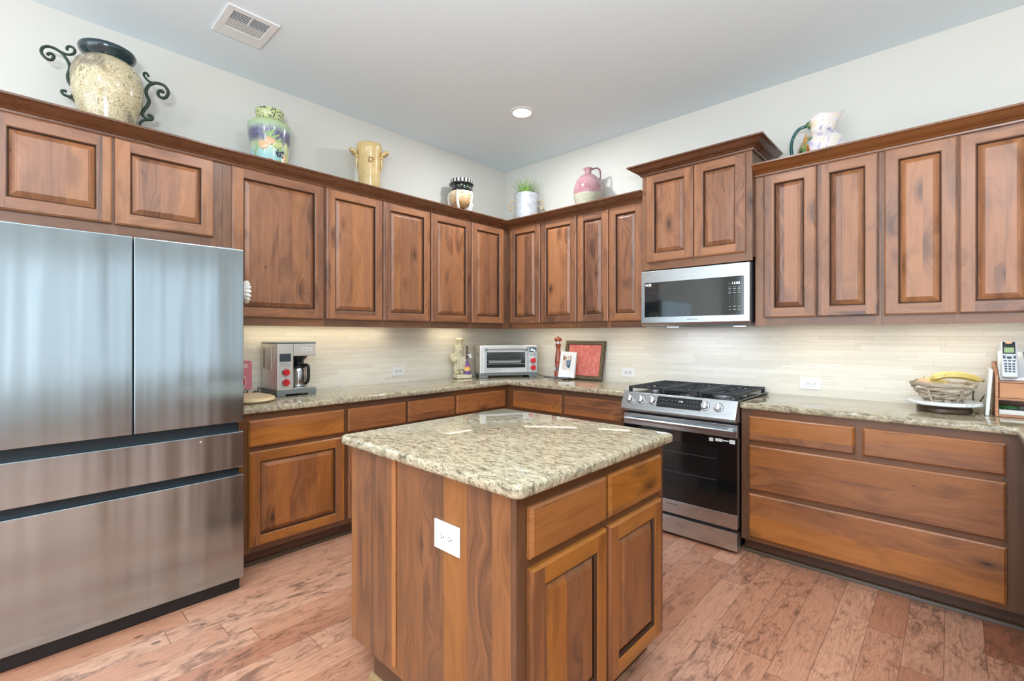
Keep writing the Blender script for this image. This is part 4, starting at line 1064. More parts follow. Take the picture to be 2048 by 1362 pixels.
# ================================================================ on the counters
CZ = CT + .0004
def coffee_maker():
    t = thing('coffee_maker', 'steel drip coffee maker with two red knobs and thermal carafe', 'coffee maker', (.014, -2.318, CZ), R90)
    ST = plain('brushed_shell', (222,219,214), .3, metal=.65); GB = plain('base_grey', (124,132,132), .4, metal=.4)
    D = .285
    m = MB()
    m.box(-.130, .130, -D, -.01, .012, .038)
    for x in (-.128, .072):
        for yy in (-D+.001, -.075): m.box(x, x+.056, yy, yy+.06, 0, .013)
    m.out('base', GB, t, bevel=.004)
    m = MB(); m.box(-.128, -.022, -D+.004, -.012, .038, .345); tw = m.out('tower', ST, t, bevel=.007, bseg=3)
    m = MB(); m.box(-.0215, .128, -D+.004, -.012, .262, .345); m.out('brew_head', ST, t, bevel=.006, bseg=3)
    m = MB(); m.box(-.130, .130, -D+.002, -.012, .3455, .357); m.out('lid', plain('lid_grey', (150,154,154), .35, metal=.6), t, bevel=.004)
    m = MB(); m.box(-.0215, .128, -.085, -.012, .0385, .2615); m.out('back_column', BLK, t)
    m = MB(); m.box(-.020, .128, -D+.004, -.03, .0385, .052); m.out('warming_plate', plain('tray_steel', (206,208,208), .22, metal=.9), t, bevel=.003)
    m = MB(); m.box(-.1345, -.1275, -.20, -.05, .175, .320); tk = m.out('tank_window', plain('smoked_clear', (186,176,164), .08, coat=.8), tw, bevel=.003)
    m = MB(); m.box(-.1362, -.1342, -.085, -.073, .185, .31); m.out('tank_grip', plain('tank_dark', (86,66,56), .3), tw)
    f = -D+.0035
    m = MB(); m.box(-.112, -.040, f-.002, f, .228, .280); m.out('display', plain('lcd_blue', (38,52,66), .15, coat=.6), tw, bevel=.0008)
    m = MB()
    for i in range(3): m.box(-.110+i*.0235, -.0905+i*.0235, f-.003, f-.0005, .200, .223)
    m.out('button_row', plain('button_silver', (186,188,186), .35, metal=.5), tw, bevel=.001)
    RED = plain('red_knob', (206,34,44), .3, coat=.4); SR = plain('knob_ring', (204,204,204), .25, metal=.9)
    for z in (.158, .092):
        m = MB(); m.lathe([(0,0),(.027,0),(.027,.006),(.0235,.010),(0,.010)], seg=28); r = m.out('knob_ring', SR, tw, (-.075, f, z), (R90,0,0), smooth=40)
        m = MB(); m.lathe([(0,.010),(.021,.010),(.0205,.024),(.018,.027),(0,.027)], seg=28); m.box(-.0045, .0045, -.019, .019, .026, .033); m.out('red_knob', RED, tw, (-.075, f, z), (R90,0,0), smooth=40)
    m = MB(); m.box(.030, .098, f-.002, f, .293, .316); bd = m.out('badge', plain('badge_white', (226,226,224), .4), t, bevel=.0008)
    text('WOLF', .016, 'lettering', plain('badge_print', (110,110,112), .5), bd, (.064, f-.0024, .3045), (R90,0,0), sx=1.2)
    # carafe
    cx, cy = .050, -.185
    m = MB(); m.lathe([(0,.0525),(.050,.0525),(.054,.058),(.055,.07),(.055,.150),(.053,.168),(.047,.178)], c=(cx,cy,0), seg=40); ca = m.out('carafe', plain('carafe_steel', (176,176,176), .16, metal=1.0), t, smooth=40)
    m = MB(); m.lathe([(.048,.177),(.050,.182),(.049,.192),(.040,.200),(.024,.204),(.024,.214),(0,.214)], c=(cx,cy,0), seg=36); m.out('carafe_lid', BLK, ca, smooth=40)
    m = MB(); d = Vector((.35, -.93, 0)).normalized()
    P = [Vector((cx, cy, .195))+d*.040, Vector((cx, cy, .198))+d*.072, Vector((cx, cy, .185))+d*.088, Vector((cx, cy, .12))+d*.090, Vector((cx, cy, .085))+d*.080, Vector((cx, cy, .072))+d*.058]
    m.tube(smoothpts(P, 5), .0105, 10); m.out('carafe_handle', BLK, ca, smooth=60)
    m = MB(); m.lathe([(.022,.2145),(.026,.222),(.050,.245),(.062,.2615)], c=(cx,cy,0), seg=36); m.out('filter_basket', plain('basket_black', (34,44,42), .3), t, smooth=40)
    m = MB(); m.tube(smoothpts([(-.125,-.03,.03),(-.150,-.02,.045),(-.162,-.016,.03),(-.165,-.02,.008),(-.15,-.04,.004)], 5), .003, 8); m.out('power_cord', BLK, t, smooth=60)
coffee_maker()

def toaster_oven():
    t = thing('toaster_oven', 'steel countertop toaster oven with two red knobs set across the corner', 'toaster oven', (.2745, -.6365, CZ), math.radians(56.6))
    W, D, H = .556, .270, .306
    GB = plain('base_grey', (124,132,132), .4, metal=.4); ST = plain('brushed_shell', (222,219,214), .3, metal=.65); FR = plain('oven_front', (206,210,212), .3, metal=.7)
    m = MB(); m.box(.0, W, .004, D, .030, H); b = m.out('shell', ST, t, bevel=.010, bseg=3)
    m = MB(); m.box(-.002, W+.002, .0, D-.004, .022, .0445)
    for x in (0, W-.085): m.prism([(x-.002*(x == 0),0),(x+.072+(.013 if x else 0),0),(x+.085+.002*(x > 0),.0225),(x-.002,.0225)] if x == 0 else [(x+.013,0),(x+.087,0),(x+.087,.0225),(x,.0225)], .0, .05, 'XZ'); m.box(x, x+.06, D-.06, D-.02, 0, .0225)
    m.out('base', GB, t, bevel=.003)
    m = MB(); m.box(.026, .462, -.016, .003, .046, .296)
    d = m.out('door', FR, t, bevel=.005)
    m = MB(); m.box(.062, .432, -.0172, -.0155, .096, .242); g = m.out('door_glass', plain('toaster_glass', (30,42,46), .06, coat=.8), d)
    m = MB(); m.box(.066, .428, -.0178, -.0173, .130, .1335); m.box(.066, .40, -.0178, -.0173, .1635, .1665); m.out('wire_rack', plain('rack_bright', (190,194,192), .3, metal=.8), g)
    m = MB(); m.box(.080, .392, -.0180, -.0174, .141, .159); m.out('baking_tray', plain('tray_grey', (150,158,150), .35, metal=.7), g)
    m = MB(); m.cyl((.060,-.052,.272), (.436,-.052,.272), .0095, 20); h = m.out('handle', plain('handle_pale', (206,208,206), .24, metal=.9), d, smooth=40)
    m = MB()
    for x in (.060, .436): m.cyl((x,-.058,.268), (x,-.016,.268), .013, 16)
    m.out('handle_mount', plain('mount_grey', (120,126,122), .35, metal=.7), h, smooth=40)
    m = MB(); m.box(.4665, .5535, -.010, .003, .046, .300); p = m.out('control_panel', FR, t, bevel=.003)
    m = MB(); m.box(.475, .545, -.0122, -.010, .240, .286); m.out('display', plain('lcd_blue', (38,52,66), .15), p, bevel=.0008)
    m = MB(); m.box(.484, .530, -.0126, -.0120, .255, .262); m.box(.492, .512, -.0126, -.0120, .266, .272); m.box(.514,.538,-.0126,-.0120,.246,.251); m.out('display_digits', plain('display_glow', (200,215,225), .4, emit=(200,220,235), es=1.4), p)
    m = MB(); m.box(.477, .543, -.0128, -.010, .208, .235); m.out('button_row', plain('button_silver', (186,188,186), .35, metal=.5), p, bevel=.001)
    RED = plain('red_knob', (206,34,44), .3, coat=.4); SR = plain('knob_ring', (204,204,204), .25, metal=.9)
    for z in (.162, .094):
        m = MB(); m.lathe([(0,0),(.030,0),(.030,.006),(.0265,.009),(0,.009)], seg=28); m.out('knob_ring', SR, p, (.5105, -.0102, z), (R90,0,0), smooth=40)
        m = MB(); m.lathe([(0,.009),(.0245,.009),(.024,.021),(.021,.024),(0,.024)], seg=28); m.box(-.005, .005, -.022, .022, .023, .030); m.out('red_knob', RED, p, (.5105, -.0102, z), (R90,0,0), smooth=40)
    m = MB(); m.box(.212, .280, -.0182, -.0160, .058, .074); bd = m.out('badge', plain('badge_white', (226,226,224), .4), d, bevel=.0008)
    text('WOLF', .013, 'lettering', plain('badge_print', (110,110,112), .5), bd, (.246, -.0186, .066), (R90,0,0), sx=1.2)
    m = MB()
    for i in range(2): m.box(-.0006, .0012, .09+i*.03, .105+i*.03, .20, .235)
    m.out('side_vent', BLK, t)
    m = MB(); m.tube(smoothpts([(W-.005,.20,.06),(W+.03,.16,.02),(W+.08,.06,.004),(W+.14,-.02,.004),(W+.20,-.06,.004),(W+.24,-.05,.004)], 6), .003, 8); m.out('power_cord', BLK, t, smooth=60)
toaster_oven()

def pig():
    t = thing('pig_statue', 'cream chef pig statue in a tall hat standing on a square plinth', 'statue', (.112, -.722, CZ), math.radians(70))
    PG = NT('aged_plaster'); tc = PG('TexCoord').outputs['Object']; q = PG.noise(tc, 30, 5, .6)
    PG.set(Base_Color=PG.ramp(q, [(.3, lin(196,186,148)), (.55, lin(222,214,184)), (.75, lin(234,228,206))]), Roughness=.55); PG.bump(q, .3, .003); P_ = PG.m
    m = MB(); m.box(-.068, .078, -.070, .056, 0, .036); m.out('plinth', P_, t, bevel=.004)
    m = MB()
    B = m.ball
    for s in (-1, 1):
        B((s*.028, -.008, .052), (.026, .034, .018)); B((s*.028, 0, .088), (.024, .026, .05)); B((s*.070, -.002, .195), (.024, .026, .034)); B((s*.058, -.028, .165), (.022, .030, .022))
    B((0, .004, .155), (.056, .048, .085)); B((0, -.014, .150), (.048, .042, .055)); B((0, .002, .222), (.054, .042, .036))
    B((-.002, .02, .09), (.05, .03, .055))
    B((0, -.008, .274), (.046, .042, .040)); B((0, -.036, .262), (.026, .026, .021)); B((0, -.058, .262), (.017, .008, .015)); B((0, -.022, .245), (.038, .03, .022))
    M1 = Matrix.Rotation(math.radians(38), 4, 'Y')
    for s in (-1, 1):
        vs = m.lathe([(0,.0),(.016,.0),(.010,.028),(0,.050)], seg=12, sy=.5, M=Matrix.Translation((s*.034, -.004, .298)) @ Matrix.Rotation(s*math.radians(52), 4, 'Y'))
    m.lathe([(0,.305),(.027,.305),(.026,.330),(.030,.345),(.038,.352),(.040,.362),(.030,.372),(0,.375)], c=(.006,0,0), seg=24)
    o = m.out('pig', P_, t, (-.020, .006, 0), smooth=60)
    r = o.modifiers.new('r', 'REMESH'); r.mode = 'VOXEL'; r.voxel_size = .0032; r.use_smooth_shade = True
    sm = o.modifiers.new('sm', 'SMOOTH'); sm.iterations = 3
    DK = plain('plaster_recess', (120,106,78), .6)
    m = MB(); 
    for s in (-1, 1): m.ball((s*.017, -.0455, .288), (.0042, .0025, .0048), seg=8); m.ball((s*.006, -.0662, .262), (.0026, .0016, .004), seg=8)
    m.out('eyes_and_nostrils', DK, t, (-.020, .006, 0), smooth=60)
    m = MB(); m.prism([(-.036,.085),(.036,.085),(.044,.14),(.036,.20),(-.036,.20),(-.044,.14)], -.0585, -.0555, 'XZ'); m.out('apron', P_, t, (-.020, .006, 0), bevel=.0015)
pig()
def cow_figure():
    t = thing('cow_figurine', 'small bottle-shaped cow figurine in a striped purple and yellow skirt', 'figurine', (.1655, -.6985, CZ+.0364), math.radians(65)); t.scale = (.86, .86, .93)
    PU = plain('figure_purple', (108,78,138), .35); YE = plain('figure_yellow', (226,178,96), .35); PK = plain('figure_pink', (188,96,98), .35); BR = plain('figure_brown', (88,58,48), .4); WH_ = plain('figure_white', (232,230,230), .3); CR = plain('figure_cream', (216,190,150), .35)
    mats = [PU, YE, PK, BR, CR]
    prof = [(0,0),(.040,0),(.042,.012),(.040,.036),(.038,.044),(.036,.066),(.034,.070),(.031,.082),(.029,.086),(.021,.106),(.015,.128),(.012,.15),(.010,.20),(.0085,.24),(.011,.262),(.009,.285),(.0,.29)]
    mm = [0,0,0,1,1,1,2,2,0,0,0,3,3,3,3,4]
    m = MB(); m.lathe(prof, seg=28, mif=lambda k: mm[k], c=(0,0,.0)); m.out('body', mats, t, smooth=60)
    m = MB(); m.ball((.030,-.012,.192), (.022,.018,.018)); m.ball((.036,-.020,.172), (.017,.016,.013)); m.ball((.010,-.006,.20), (.014,.010,.010)); m.out('cow_head', WH_, t, smooth=60)
    m = MB(); m.ball((.045,-.02,.196), (.012,.004,.006), seg=8); m.ball((.012,-.02,.206), (.012,.004,.005), seg=8); m.cyl((.022,-.012,.208), (.018,-.012,.222), .003, 8, r2=.0008); m.cyl((.040,-.012,.206), (.046,-.012,.219), .003, 8, r2=.0008); m.out('ears_and_horns', plain('figure_grey', (96,78,112), .4), t, smooth=60)
cow_figure()

def trivet():
    t = thing('trivet', 'low grey metal trivet with curled feet beneath the pepper mill', 'trivet', (.885, -.200, CZ), math.radians(8))
    M_ = plain('pewter', (120,126,138), .35, metal=.7)
    m = MB(); m.box(-.100, .100, -.065, .065, .0185, .0245); p = m.out('plate', M_, t, bevel=.002)
    for sx in (-1, 1):
        for sy in (-1, 1):
            m = MB(); m.tube(smoothpts([(sx*.08, sy*.050, .0185),(sx*.090, sy*.056, .014),(sx*.094, sy*.059, .005),(sx*.100, sy*.063, .0028)], 4), .0026, 8); m.out('foot', M_, t, smooth=60)
trivet()
def mill():
    t = thing('pepper_mill', 'tall turned reddish-brown wooden pepper mill with a glass collar', 'pepper mill', (.836, -.178, CZ+.0248))
    RW = wood('cherry_turned', 'Z', 'X', board=.5, light=(168,84,58), mid=(142,62,44), dark=(96,42,32), sheen=.6, rough=.22, mott=.3, knots=0)
    m = MB(); m.lathe([(0,0),(.035,0),(.0355,.008),(.034,.022),(.035,.027),(.0355,.045),(.033,.051),(.024,.053)], seg=32); m.out('foot', RW, t, smooth=40)
    m = MB(); m.lathe([(.022,.0532),(.022,.084)], seg=28); m.out('glass_collar', plain('pepper_glass', (92,84,80), .1, coat=.6), t, smooth=40)
    m = MB(); m.lathe([(.024,.0842),(.033,.087),(.034,.092),(.029,.098),(.027,.104),(.031,.12),(.0305,.15),(.026,.19),(.0205,.24),(.0195,.258),(.024,.272),(.0245,.283),(.0265,.286),(.0265,.294),(.018,.2975)], seg=32); m.out('body', RW, t, smooth=40)
    m = MB(); m.lathe([(.018,.2978),(.018,.318)], seg=24); m.out('metal_band', plain('bright_steel', (200,200,204), .2, metal=1.0), t, smooth=40)
    m = MB(); m.lathe([(.018,.3183),(.031,.322),(.036,.333),(.033,.346),(.022,.354),(.008,.357),(0,.357)], seg=32); h = m.out('head', RW, t, smooth=40)
    m = MB(); m.lathe([(0,.357),(.004,.357),(.006,.362),(.0045,.368),(0,.370)], seg=16); m.out('finial', BLK, h, smooth=40)
mill()
def serving_tray():
    t = thing('framed_tray', 'red tray with dark studded frame leaning against the backsplash', 'tray', (.826, -.098, CZ+.003), 0)
    L, H = .425, .352; tilt = math.atan2(.070, H)
    root = t; R_ = (-tilt, 0, 0)
    FRM = plain('studded_frame', (62,56,44), .45); RD = NT('red_embossed'); tc = RD('TexCoord').outputs['Object']
    wv = RD.noise(RD('Mapping', {'Vector': tc, 'Rotation': (0, .6, 0), 'Scale': (1, 1, .45)}).outputs[0], 38.0, 3, .5, 1.0)
    RD.set(Base_Color=RD.mix(RD.mapr(wv, .48, .62, 0, .5), lin(208,112,102), lin(230,156,140)), Roughness=.4); RD.bump(wv, .8, .006)
    def part(mb, name, mat, par=None, **k):
        o = mb.out(name, mat, par or t, **k)
        if par is None: o.rotation_euler = R_
        return o
    m = MB(); e = .034
    m.box(0, L, -.010, .012, 0, e); m.box(0, L, -.010, .012, H-e, H); m.box(0, e, -.010, .012, e, H-e); m.box(L-e, L, -.010, .012, e, H-e)
    fr = part(m, 'frame', FRM, bevel=.003)
    m = MB(); m.box(e-.002, L-e+.002, .000, .008, e-.002, H-e+.002); part(m, 'red_panel', RD.m)
    m = MB()
    def stud(x, z): m.lathe([(.0036,0),(.0030,.0016),(0,.0024)], seg=6, M=Matrix.Translation((x, -.0102, z)) @ Matrix.Rotation(R90, 4, 'X'))
    n = 36
    for i in range(n):
        x = .012+(L-.024)*i/(n-1)
        for z in (.010, .023, H-.010, H-.023): stud(x, z)
    for i in range(28):
        z = .030+(H-.06)*i/27
        for x in (.010, .023, L-.010, L-.023): stud(x, z)
    m.out('brass_studs', plain('brass', (206,184,132), .3, metal=.7), fr, smooth=60)
serving_tray()
def greeting_card():
    t = thing('photo_card', 'white folded card with a portrait of a seated couple propped before the red tray', 'card', (.868, -.220, CZ+.0248), math.radians(14))
    W_, H_ = .150, .232; R_ = (-math.radians(9), math.radians(3), 0)
    CW = plain('card_white', (236,236,236), .5)
    m = MB(); m.box(0, W_, -.0008, .0008, 0, H_); c = m.out('front_leaf', CW, t, rot=R_)
    m = MB(); m.box(-.0, W_, -.0008, .0008, 0, H_); b = m.out('back_leaf', CW, t, loc=(.004, .004, 0), rot=(-math.radians(9), math.radians(3), math.radians(8)))
    def flat(name, mat, polys, y=-.0011):
        m = MB()
        for P in polys:
            m.bm.faces.new([m.bm.verts.new((u*W_, y, v*H_)) for u, v in P])
        return m.out(name, mat, c)
    el = lambda cx, cy, a, b, n=14: [(cx+a*math.cos(2*PI*i/n), cy+b*math.sin(2*PI*i/n)) for i in range(n)]
    flat('print_background', plain('print_bg', (226,220,208), .5), [[(.17,.28),(.72,.28),(.74,.86),(.20,.86)]])
    flat('print_chair', plain('print_tan', (150,118,88), .5), [[(.20,.66),(.27,.66),(.28,.86),(.21,.86)],[(.66,.66),(.72,.66),(.73,.86),(.67,.86)]], -.0013)
    flat('print_hair', plain('print_hair', (120,48,44), .5), [el(.34,.73,.085,.075)], -.0014)
    flat('print_skin', plain('print_skin', (222,178,158), .5), [el(.355,.715,.045,.05), el(.545,.80,.05,.055), el(.30,.45,.10,.14)], -.0016)
    flat('print_dress', plain('print_dress', (226,206,198), .5), [[(.24,.62),(.40,.64),(.45,.50),(.40,.36),(.20,.36)]], -.0018)
    flat('print_suit', plain('print_suit', (44,52,72), .5), [[(.42,.64),(.55,.70),(.70,.66),(.70,.44),(.60,.36),(.48,.44)]], -.0019)
    flat('print_shirt', plain('print_shirt', (112,136,168), .5), [[(.47,.66),(.55,.70),(.66,.66),(.66,.50),(.57,.46),(.48,.50)]], -.0021)
greeting_card()

# ---------------------------------------------------------------- right counter
def stand():
    t = thing('cake_stand', 'round white marble stand on a dark wooden turntable base', 'serving stand', (3.452, -.262, CZ)); t.scale = (.76, .76, 1)
    MA = NT('white_marble'); tc = MA('TexCoord').outputs['Object']; q = MA.noise(tc, 8, 6, .6, 1.5)
    MA.set(Base_Color=MA.ramp(q, [(.4, lin(226,230,230)), (.56, lin(236,238,238)), (.6, lin(196,204,206)), (.64, lin(234,236,236))]), Roughness=.18)
    m = MB(); m.lathe([(0,.0385),(.188,.0385),(.197,.043),(.198,.053),(.194,.0575),(0,.0575)], seg=64); m.out('marble_top', MA.m, t, smooth=40)
    m = MB(); m.lathe([(0,0),(.142,0),(.148,.006),(.148,.022),(.142,.028),(.03,.028),(.03,.038),(0,.038)], seg=48); m.out('turntable_base', wood('walnut', 'X', 'Y', board=.5, light=(110,80,46), mid=(84,58,32), dark=(52,36,24), knots=0), t, smooth=40)
stand()
def driftwood_bowl():
    bx, by, bz = 3.446, -.262, CZ+.0580
    t = thing('driftwood_bowl', 'rustic bowl of grey driftwood sticks holding the bananas', 'bowl', (bx, by, bz)); t.scale = (.76, .76, 1)
    n = NT('driftwood'); tc = n('TexCoord').outputs['Object']; isl_ = n('NewGeometry').outputs['Random Per Island']
    q = n.noise(n('Mapping', {'Vector': tc, 'Scale': (12, 12, 60)}).outputs[0], 2.0, 5, .6)
    n.set(Base_Color=n.mix(n.mapr(q, .4, .7, 0, .6), n.ramp(isl_, [(0, lin(164,148,128)), (.5, lin(198,184,164)), (1, lin(222,212,196))]), lin(116,100,82)), Roughness=.8); n.bump(q, .4, .004)
    rr = random.Random(21); m = MB()
    for ring in range(7):
        z = .008+ring*.0128; R_ = .098+.072*(ring/6)**.8; k = 9
        for i in range(k):
            a = 2*PI*i/k+ring*.37+rr.uniform(-.1, .1); L_ = rr.uniform(.11, .17)*(R_/.15)
            c = Vector((R_*math.cos(a), R_*math.sin(a), z)); d = Vector((-math.sin(a), math.cos(a), rr.uniform(-.12, .12)))
            r0 = rr.uniform(.0065, .0105)*(1.25 if ring == 6 else 1)
            P = [c+d*L_*f*.5+Vector((math.cos(a), math.sin(a), 0))*(.35*(1-f*f)-.35)*.05*R_/.1+Vector((rr.uniform(-.003,.003), rr.uniform(-.003,.003), rr.uniform(-.003,.003))) for f in (-1,-.5,0,.5,1)]
            m.tube(P, [r0*.75, r0, r0*1.1, r0*.95, r0*.7], 7)
    for a in (-2.0, -.9, .6, 2.4): # braces
        d = Vector((math.cos(a), math.sin(a), 0)); m.tube([d*.12+Vector((0,0,.004)), d*.150+Vector((0,0,.03)), d*.165+Vector((0,0,.06))], [.007,.009,.006], 7)
    m.out('woven_sticks', n.m, t, smooth=60)
    m = MB(); m.lathe([(0,.001),(.100,.001),(.145,.06),(.138,.062),(.095,.009),(0,.009)], seg=24); m.out('inner_shell', plain('bowl_inner', (120,104,84), .85), t, smooth=60)
driftwood_bowl()
BAN = NT('banana_skin'); tc = BAN('TexCoord').outputs['Object']; q = BAN.noise(tc, 70, 3, .6); q2 = BAN.noise(tc, 12, 2, .5)
BAN.set(Base_Color=BAN.mix(BAN.mapr(q, .66, .72, 0, .8), BAN.ramp(q2, [(.3, lin(226,198,104)), (.6, lin(238,220,150)), (.8, lin(232,222,168))]), lin(112,74,36)), Roughness=.4)
def banana(label, pts, loc):
    t = thing('banana', label, 'banana', loc, 0, None)
    P = smoothpts([(a*.80, b*.80, c) for a, b, c in pts], 5); n = len(P); R_ = []
    for i in range(n):
        f = i/(n-1); R_.append(.0185*min(1, .30+f*7, ) if f < .12 else (.0185 if f < .72 else .0185*max(.24, 1-((f-.72)/.2)*.76)))
    m = MB(); m.tube(P, R_, 6); m.out('peel', BAN.m, t, smooth=50)
    m = MB(); m.tube([P[0]-(P[1]-P[0])*.6, P[0]], [.005, .006], 8); m.out('tip', plain('banana_tip', (50,36,24), .7), t, smooth=50)
BX, BY, BZ = 3.446, -.262, CZ+.058
banana('large spotted banana reaching over the edge of the driftwood bowl towards the phone', [(.192,.125,.106),(.12,.03,.128),(.06,-.04,.138),(.0,-.075,.135),(-.045,-.075,.118),(-.058,-.072,.108)], (BX, BY, BZ))
banana('banana lying lower in the middle of the driftwood bowl beside the peach', [(.045,-.02,.085),(.0,-.06,.098),(-.05,-.075,.104),(-.095,-.055,.098),(-.12,-.01,.088)], (BX-.012, BY+.03, BZ-.004))
m = MB(); m.ball((0,0,.033), (.034,.034,.033), seg=24); tt = thing('peach', 'pale orange round fruit in the driftwood bowl', 'fruit', (BX-.073, BY-.030, BZ+.048)); m.out('flesh', plain('peach_skin', (228,180,146), .5), tt, smooth=60); m = MB(); m.cyl((0,0,.064), (.003,.002,.072), .002, 8); m.out('stem', plain('stem_brown', (110,82,50), .7), tt)

m = MB(); M_ = Matrix.Rotation(math.radians(3.5), 4, 'Y')
m.xform(m.box(-.007, .007, -.10, .11, 0, .232), M_)
o = m.out('cutting_board', plain('board_white', (226,230,226), .4), None, (3.612, -.205, CZ), bevel=.003); tag(o, 'thin white board standing on edge against the wooden desk organizer', 'cutting board')
def organizer():
    X0 = 3.640; Wd = .34
    t = thing('desk_organizer', 'small honey-coloured wooden organizer with a drawer below the telephone', 'organizer', (X0, 0, CZ))
    WO = wood('honey_wood', 'X', 'Z', board=.5, light=(214,152,92), mid=(192,124,66), dark=(140,82,44), mott=.5, knots=.3)
    f, bk = -.300, -.015
    m = MB(); side = [(f,0),(bk,0),(bk,.262),(bk-.05,.262),(f,.198)]
    m.prism(side, 0, .012, 'YZ'); m.prism(side, Wd-.012, Wd, 'YZ'); m.out('side_board', WO, t, bevel=.002)
    m = MB(); m.box(.0122, Wd-.0122, f+.002, bk, 0, .012); m.box(.0122, Wd-.0122, f+.002, bk, .082, .092); m.box(.0122, Wd-.0122, f+.002, bk, .168, .178); m.box(.0122, Wd-.0122, bk-.008, bk, .012, .262); m.out('shelf', WO, t, bevel=.0015)
    m = MB(); m.box(.015, Wd-.015, f+.004, f+.02, .0935, .1665); m.out('drawer', WO, t, bevel=.0015)
organizer()
def phone_station():
    X0, Y0, Z0 = 3.648, -.285, CZ+.178
    t = thing('telephone_base', 'silver answering phone base with keypad and green display on the wooden organizer', 'telephone', (X0+.006, Y0, Z0))
    SV = plain('phone_silver', (204,208,214), .32, metal=.3); DKK = plain('phone_black', (40,46,50), .3); LCD = plain('phone_lcd', (150,176,128), .3); KEY = plain('phone_key', (70,76,84), .4)
    tilt = math.radians(48); R_ = (tilt, 0, 0)
    def face(mb, name, mat, par=None, **k):
        return mb.out(name, mat, par or t, (0,.005,.006) if par is None else (0,0,0), R_ if par is None else (0,0,0), **k)
    m = MB(); m.prism([(0,0),(.175,0),(.175,.150),(.155,.165),(.115,.132),(.0,.012)], 0, .235, 'YZ'); m.out('housing', SV, t, bevel=.005)
    m = MB(); m.box(.0, .235, .0, .175, .002, .010); sl = face(m, 'sloped_face', SV, bevel=.004)
    m = MB(); m.box(.090, .230, .118, .170, .0102, .0120); m.out('display_bezel', DKK, sl)
    m = MB(); m.box(.100, .190, .128, .160, .0121, .0128); m.out('display', LCD, sl)
    m = MB()
    for r in range(4):
        for c in range(3): m.box(.118+c*.020, .132+c*.020, .022+r*.018, .034+r*.018, .0102, .0135)
    for c in range(4): m.box(.108+c*.026, .128+c*.026, .100, .109, .0102, .013)
    m.out('keypad', KEY, sl, bevel=.001)
    h = thing('phone_handset', 'cordless handset with lit screen resting upright in the phone base', 'telephone handset', (X0+.014, Y0, Z0+.012))
    R2 = (math.radians(62), 0, 0)
    m = MB(); m.box(0, .056, -.006, .190, .017, .037); b = m.out('handset_body', SV, h, (0, -.004, -.002), R2, bevel=.007, bseg=3)
    m = MB(); m.box(.006, .050, .118, .184, .0365, .0380); m.out('screen_bezel', DKK, b, bevel=.0006)
    m = MB(); m.box(.011, .045, .124, .152, .0378, .0386); m.out('screen', LCD, b)
    m = MB(); m.lathe([(0,0),(.013,0),(.012,.002),(0,.002)], c=(.028,.180,.0378), seg=20, sy=.62); m.out('earpiece', plain('earpiece_peach', (226,176,140), .5), b, smooth=40)
    m = MB()
    for r in range(4):
        for c in range(3): m.box(.010+c*.0135, .0195+c*.0135, .018+r*.0135, .0265+r*.0135, .0365, .0385)
    for c in range(3): m.box(.008+c*.015, .019+c*.015, .076, .083, .0365, .0385)
    for x in (.006, .042): m.box(x, x+.009, .092, .108, .0365, .0385)
    m.lathe([(0,0),(.010,0),(.009,.0018),(0,.0018)], c=(.028,.097,.0367), seg=16, sy=.8)
    m.out('keypad', KEY, b, bevel=.0008)
phone_station()
def catch_tray():
    t = thing('white_tray', 'shallow white tray of small odds and ends inside the organizer', 'tray', (3.655, -.285, CZ+.0124))
    m = MB(); m.box(0,.24,0,.20,0,.004); m.box(0,.24,0,.004,.004,.022); m.box(0,.24,.196,.20,.004,.022); m.box(0,.004,.004,.196,.004,.022); m.box(.236,.24,.004,.196,.004,.022); m.out('tray', plain('tray_white', (216,216,210), .4), t)
    rr = random.Random(6)
    cols = [('keys', (70,72,84), 'bunch of dark keys lying in the white tray in the organizer', 'keys'), ('ribbon_coil', (70,130,70), 'coil of green ribbon lying in the white tray in the organizer', 'ribbon'), ('cable_coil', (96,98,112), 'coil of grey cable lying in the white tray in the organizer', 'cable')]
    for i, (nm, c, lb, ct) in enumerate(cols):
        m = MB(); cx = (.05, .035, .13)[i]; P = []
        for k in range(30):
            a = k*1.1; r_ = .016+.010*math.sin(k*.7+i); P.append((cx+r_*1.6*math.cos(a), .05+.03*(i == 1)+r_*math.sin(a), .010+.011*(i == 1)+.006*math.sin(k*.9)+.0045))
        m.tube(smoothpts(P, 3), .0028, 6); o = m.out(nm, plain('odd_%d' % i, c, .4), None, (3.655, -.285, CZ+.0124+.0015), smooth=60); tag(o, lb, ct)
catch_tray()
m = MB(); m.tube(smoothpts([(3.590,-.030,.004),(3.572,-.026,.03),(3.568,-.022,.075),(3.575,-.02,.11)], 5), .0028, 8); m.tube(smoothpts([(3.575,-.030,.004),(3.60,-.028,.05),(3.618,-.026,.085),(3.632,-.024,.095)], 5), .0028, 8)
o = m.out('phone_cable', BLK, None, (0, 0, CZ), smooth=60); tag(o, 'thin black cable rising behind the marble stand', 'cable')

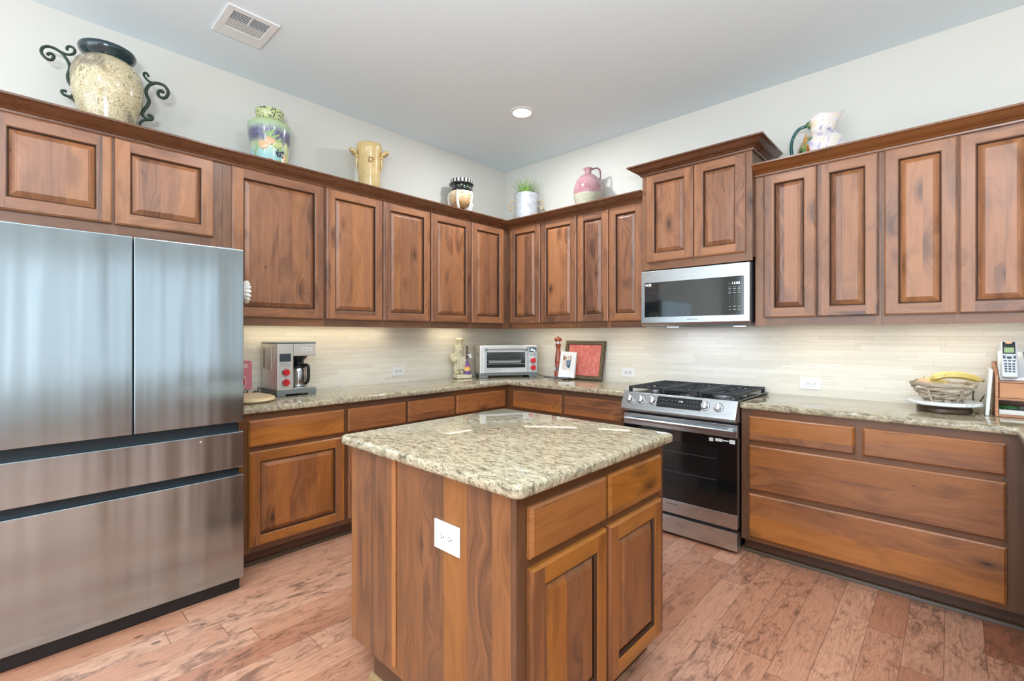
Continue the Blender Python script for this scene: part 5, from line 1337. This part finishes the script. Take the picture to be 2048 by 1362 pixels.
# ---------------------------------------------------------------- left counter by the refrigerator
m = MB(); m.lathe([(0,0),(.150,0),(.168,.004),(.176,.014),(.172,.024),(.155,.030),(.10,.033),(0,.030)], seg=48, sx=1.12, sy=.80)
BW_ = wood('pale_maple', 'X', 'Y', board=.06, light=(236,212,170), mid=(226,198,150), dark=(206,172,120), knots=0, mott=.3)
o = m.out('bread_board', BW_, None, (.335, -2.628, CZ), smooth=50); tag(o, 'oval pale wooden bread board on the counter against the refrigerator side', 'bread board')
m = MB(); m.box(-.035, .035, -.10, .10, 0, .042)
n = NT('zigzag_print'); tc = n('TexCoord').outputs['Object']; v_ = n('TexVoronoi', {'Vector': tc, 'Scale': 60.0}, feature='F1').outputs['Distance']
n.set(Base_Color=n.mix(n.math('GREATER_THAN', v_, .42), lin(70,62,54), lin(206,196,176)), Roughness=.5)
o = m.out('patterned_box', n.m, None, (.072, -2.585, CZ), bevel=.003); tag(o, 'small dark and cream patterned box behind the bread board', 'box')
def pink_timer():
    t = thing('kitchen_chart', 'pink rounded plaque with white bars and a red disc standing against the backsplash', 'plaque', (.028, -2.715, CZ), R90)
    PK = plain('pink_card', (222,132,146), .4)
    P = []
    for cx, cz, a0 in ((.188,.018,-PI/2),(.188,.212,0),(.018,.212,PI/2),(.018,.018,PI)):
        for i in range(6): a = a0+R90*i/5; P.append((cx+.018*math.cos(a), cz+.018*math.sin(a)))
    m = MB(); m.prism(P, -.004, .004, 'XZ'); b = m.out('plaque', PK, t)
    m = MB()
    for i in range(6): m.box(.09+i*.0155, .0995+i*.0155, -.0052, -.004, .182, .210)
    m.out('white_bars', plain('bar_white', (238,220,222), .4), b)
    m = MB(); m.lathe([(0,0),(.062,0),(.060,.006),(0,.010)], seg=36, M=Matrix.Translation((.103,-.0042,.088)) @ Matrix.Rotation(R90, 4, 'X')); m.out('red_disc', plain('disc_red', (216,52,58), .35), b, smooth=40)
    m = MB(); m.lathe([(.0625,0),(.068,0),(.068,.002),(.0625,.002)], seg=36, M=Matrix.Translation((.103,-.0042,.088)) @ Matrix.Rotation(R90, 4, 'X')); m.out('disc_ring', plain('bar_white', (238,220,222), .4), b, smooth=40)
pink_timer()
def daisy():
    t = thing('daisy_ornament', 'white daisy ornament fixed to the side of the refrigerator', 'ornament', (.715, -2.8065, 1.548))
    PW = plain('petal_cloth', (240,238,232), .6)
    m = MB(); n = 15
    for i in range(n):
        a = 2*PI*i/n; d = Vector((math.cos(a), 0, math.sin(a)))
        P = [d*.018+Vector((0,.010,0)), d*.034+Vector((0,.026,0)), d*.050+Vector((0,.042,0)), d*.061+Vector((0,.050,0))]
        m.tube(smoothpts(P, 3), [.004,.006,.0085,.0105,.0115,.0115,.0110,.0095,.0075,.003], 8, flat=.35 if False else 1.0)
    m.out('petals', PW, t, smooth=60)
    m = MB(); m.lathe([(0,0),(.026,0),(.030,.006),(.024,.018),(0,.022)], seg=24, M=Matrix.Rotation(-R90, 4, 'X')); m.out('green_centre', plain('felt_green', (44,118,82), .7), t, smooth=60)
daisy()
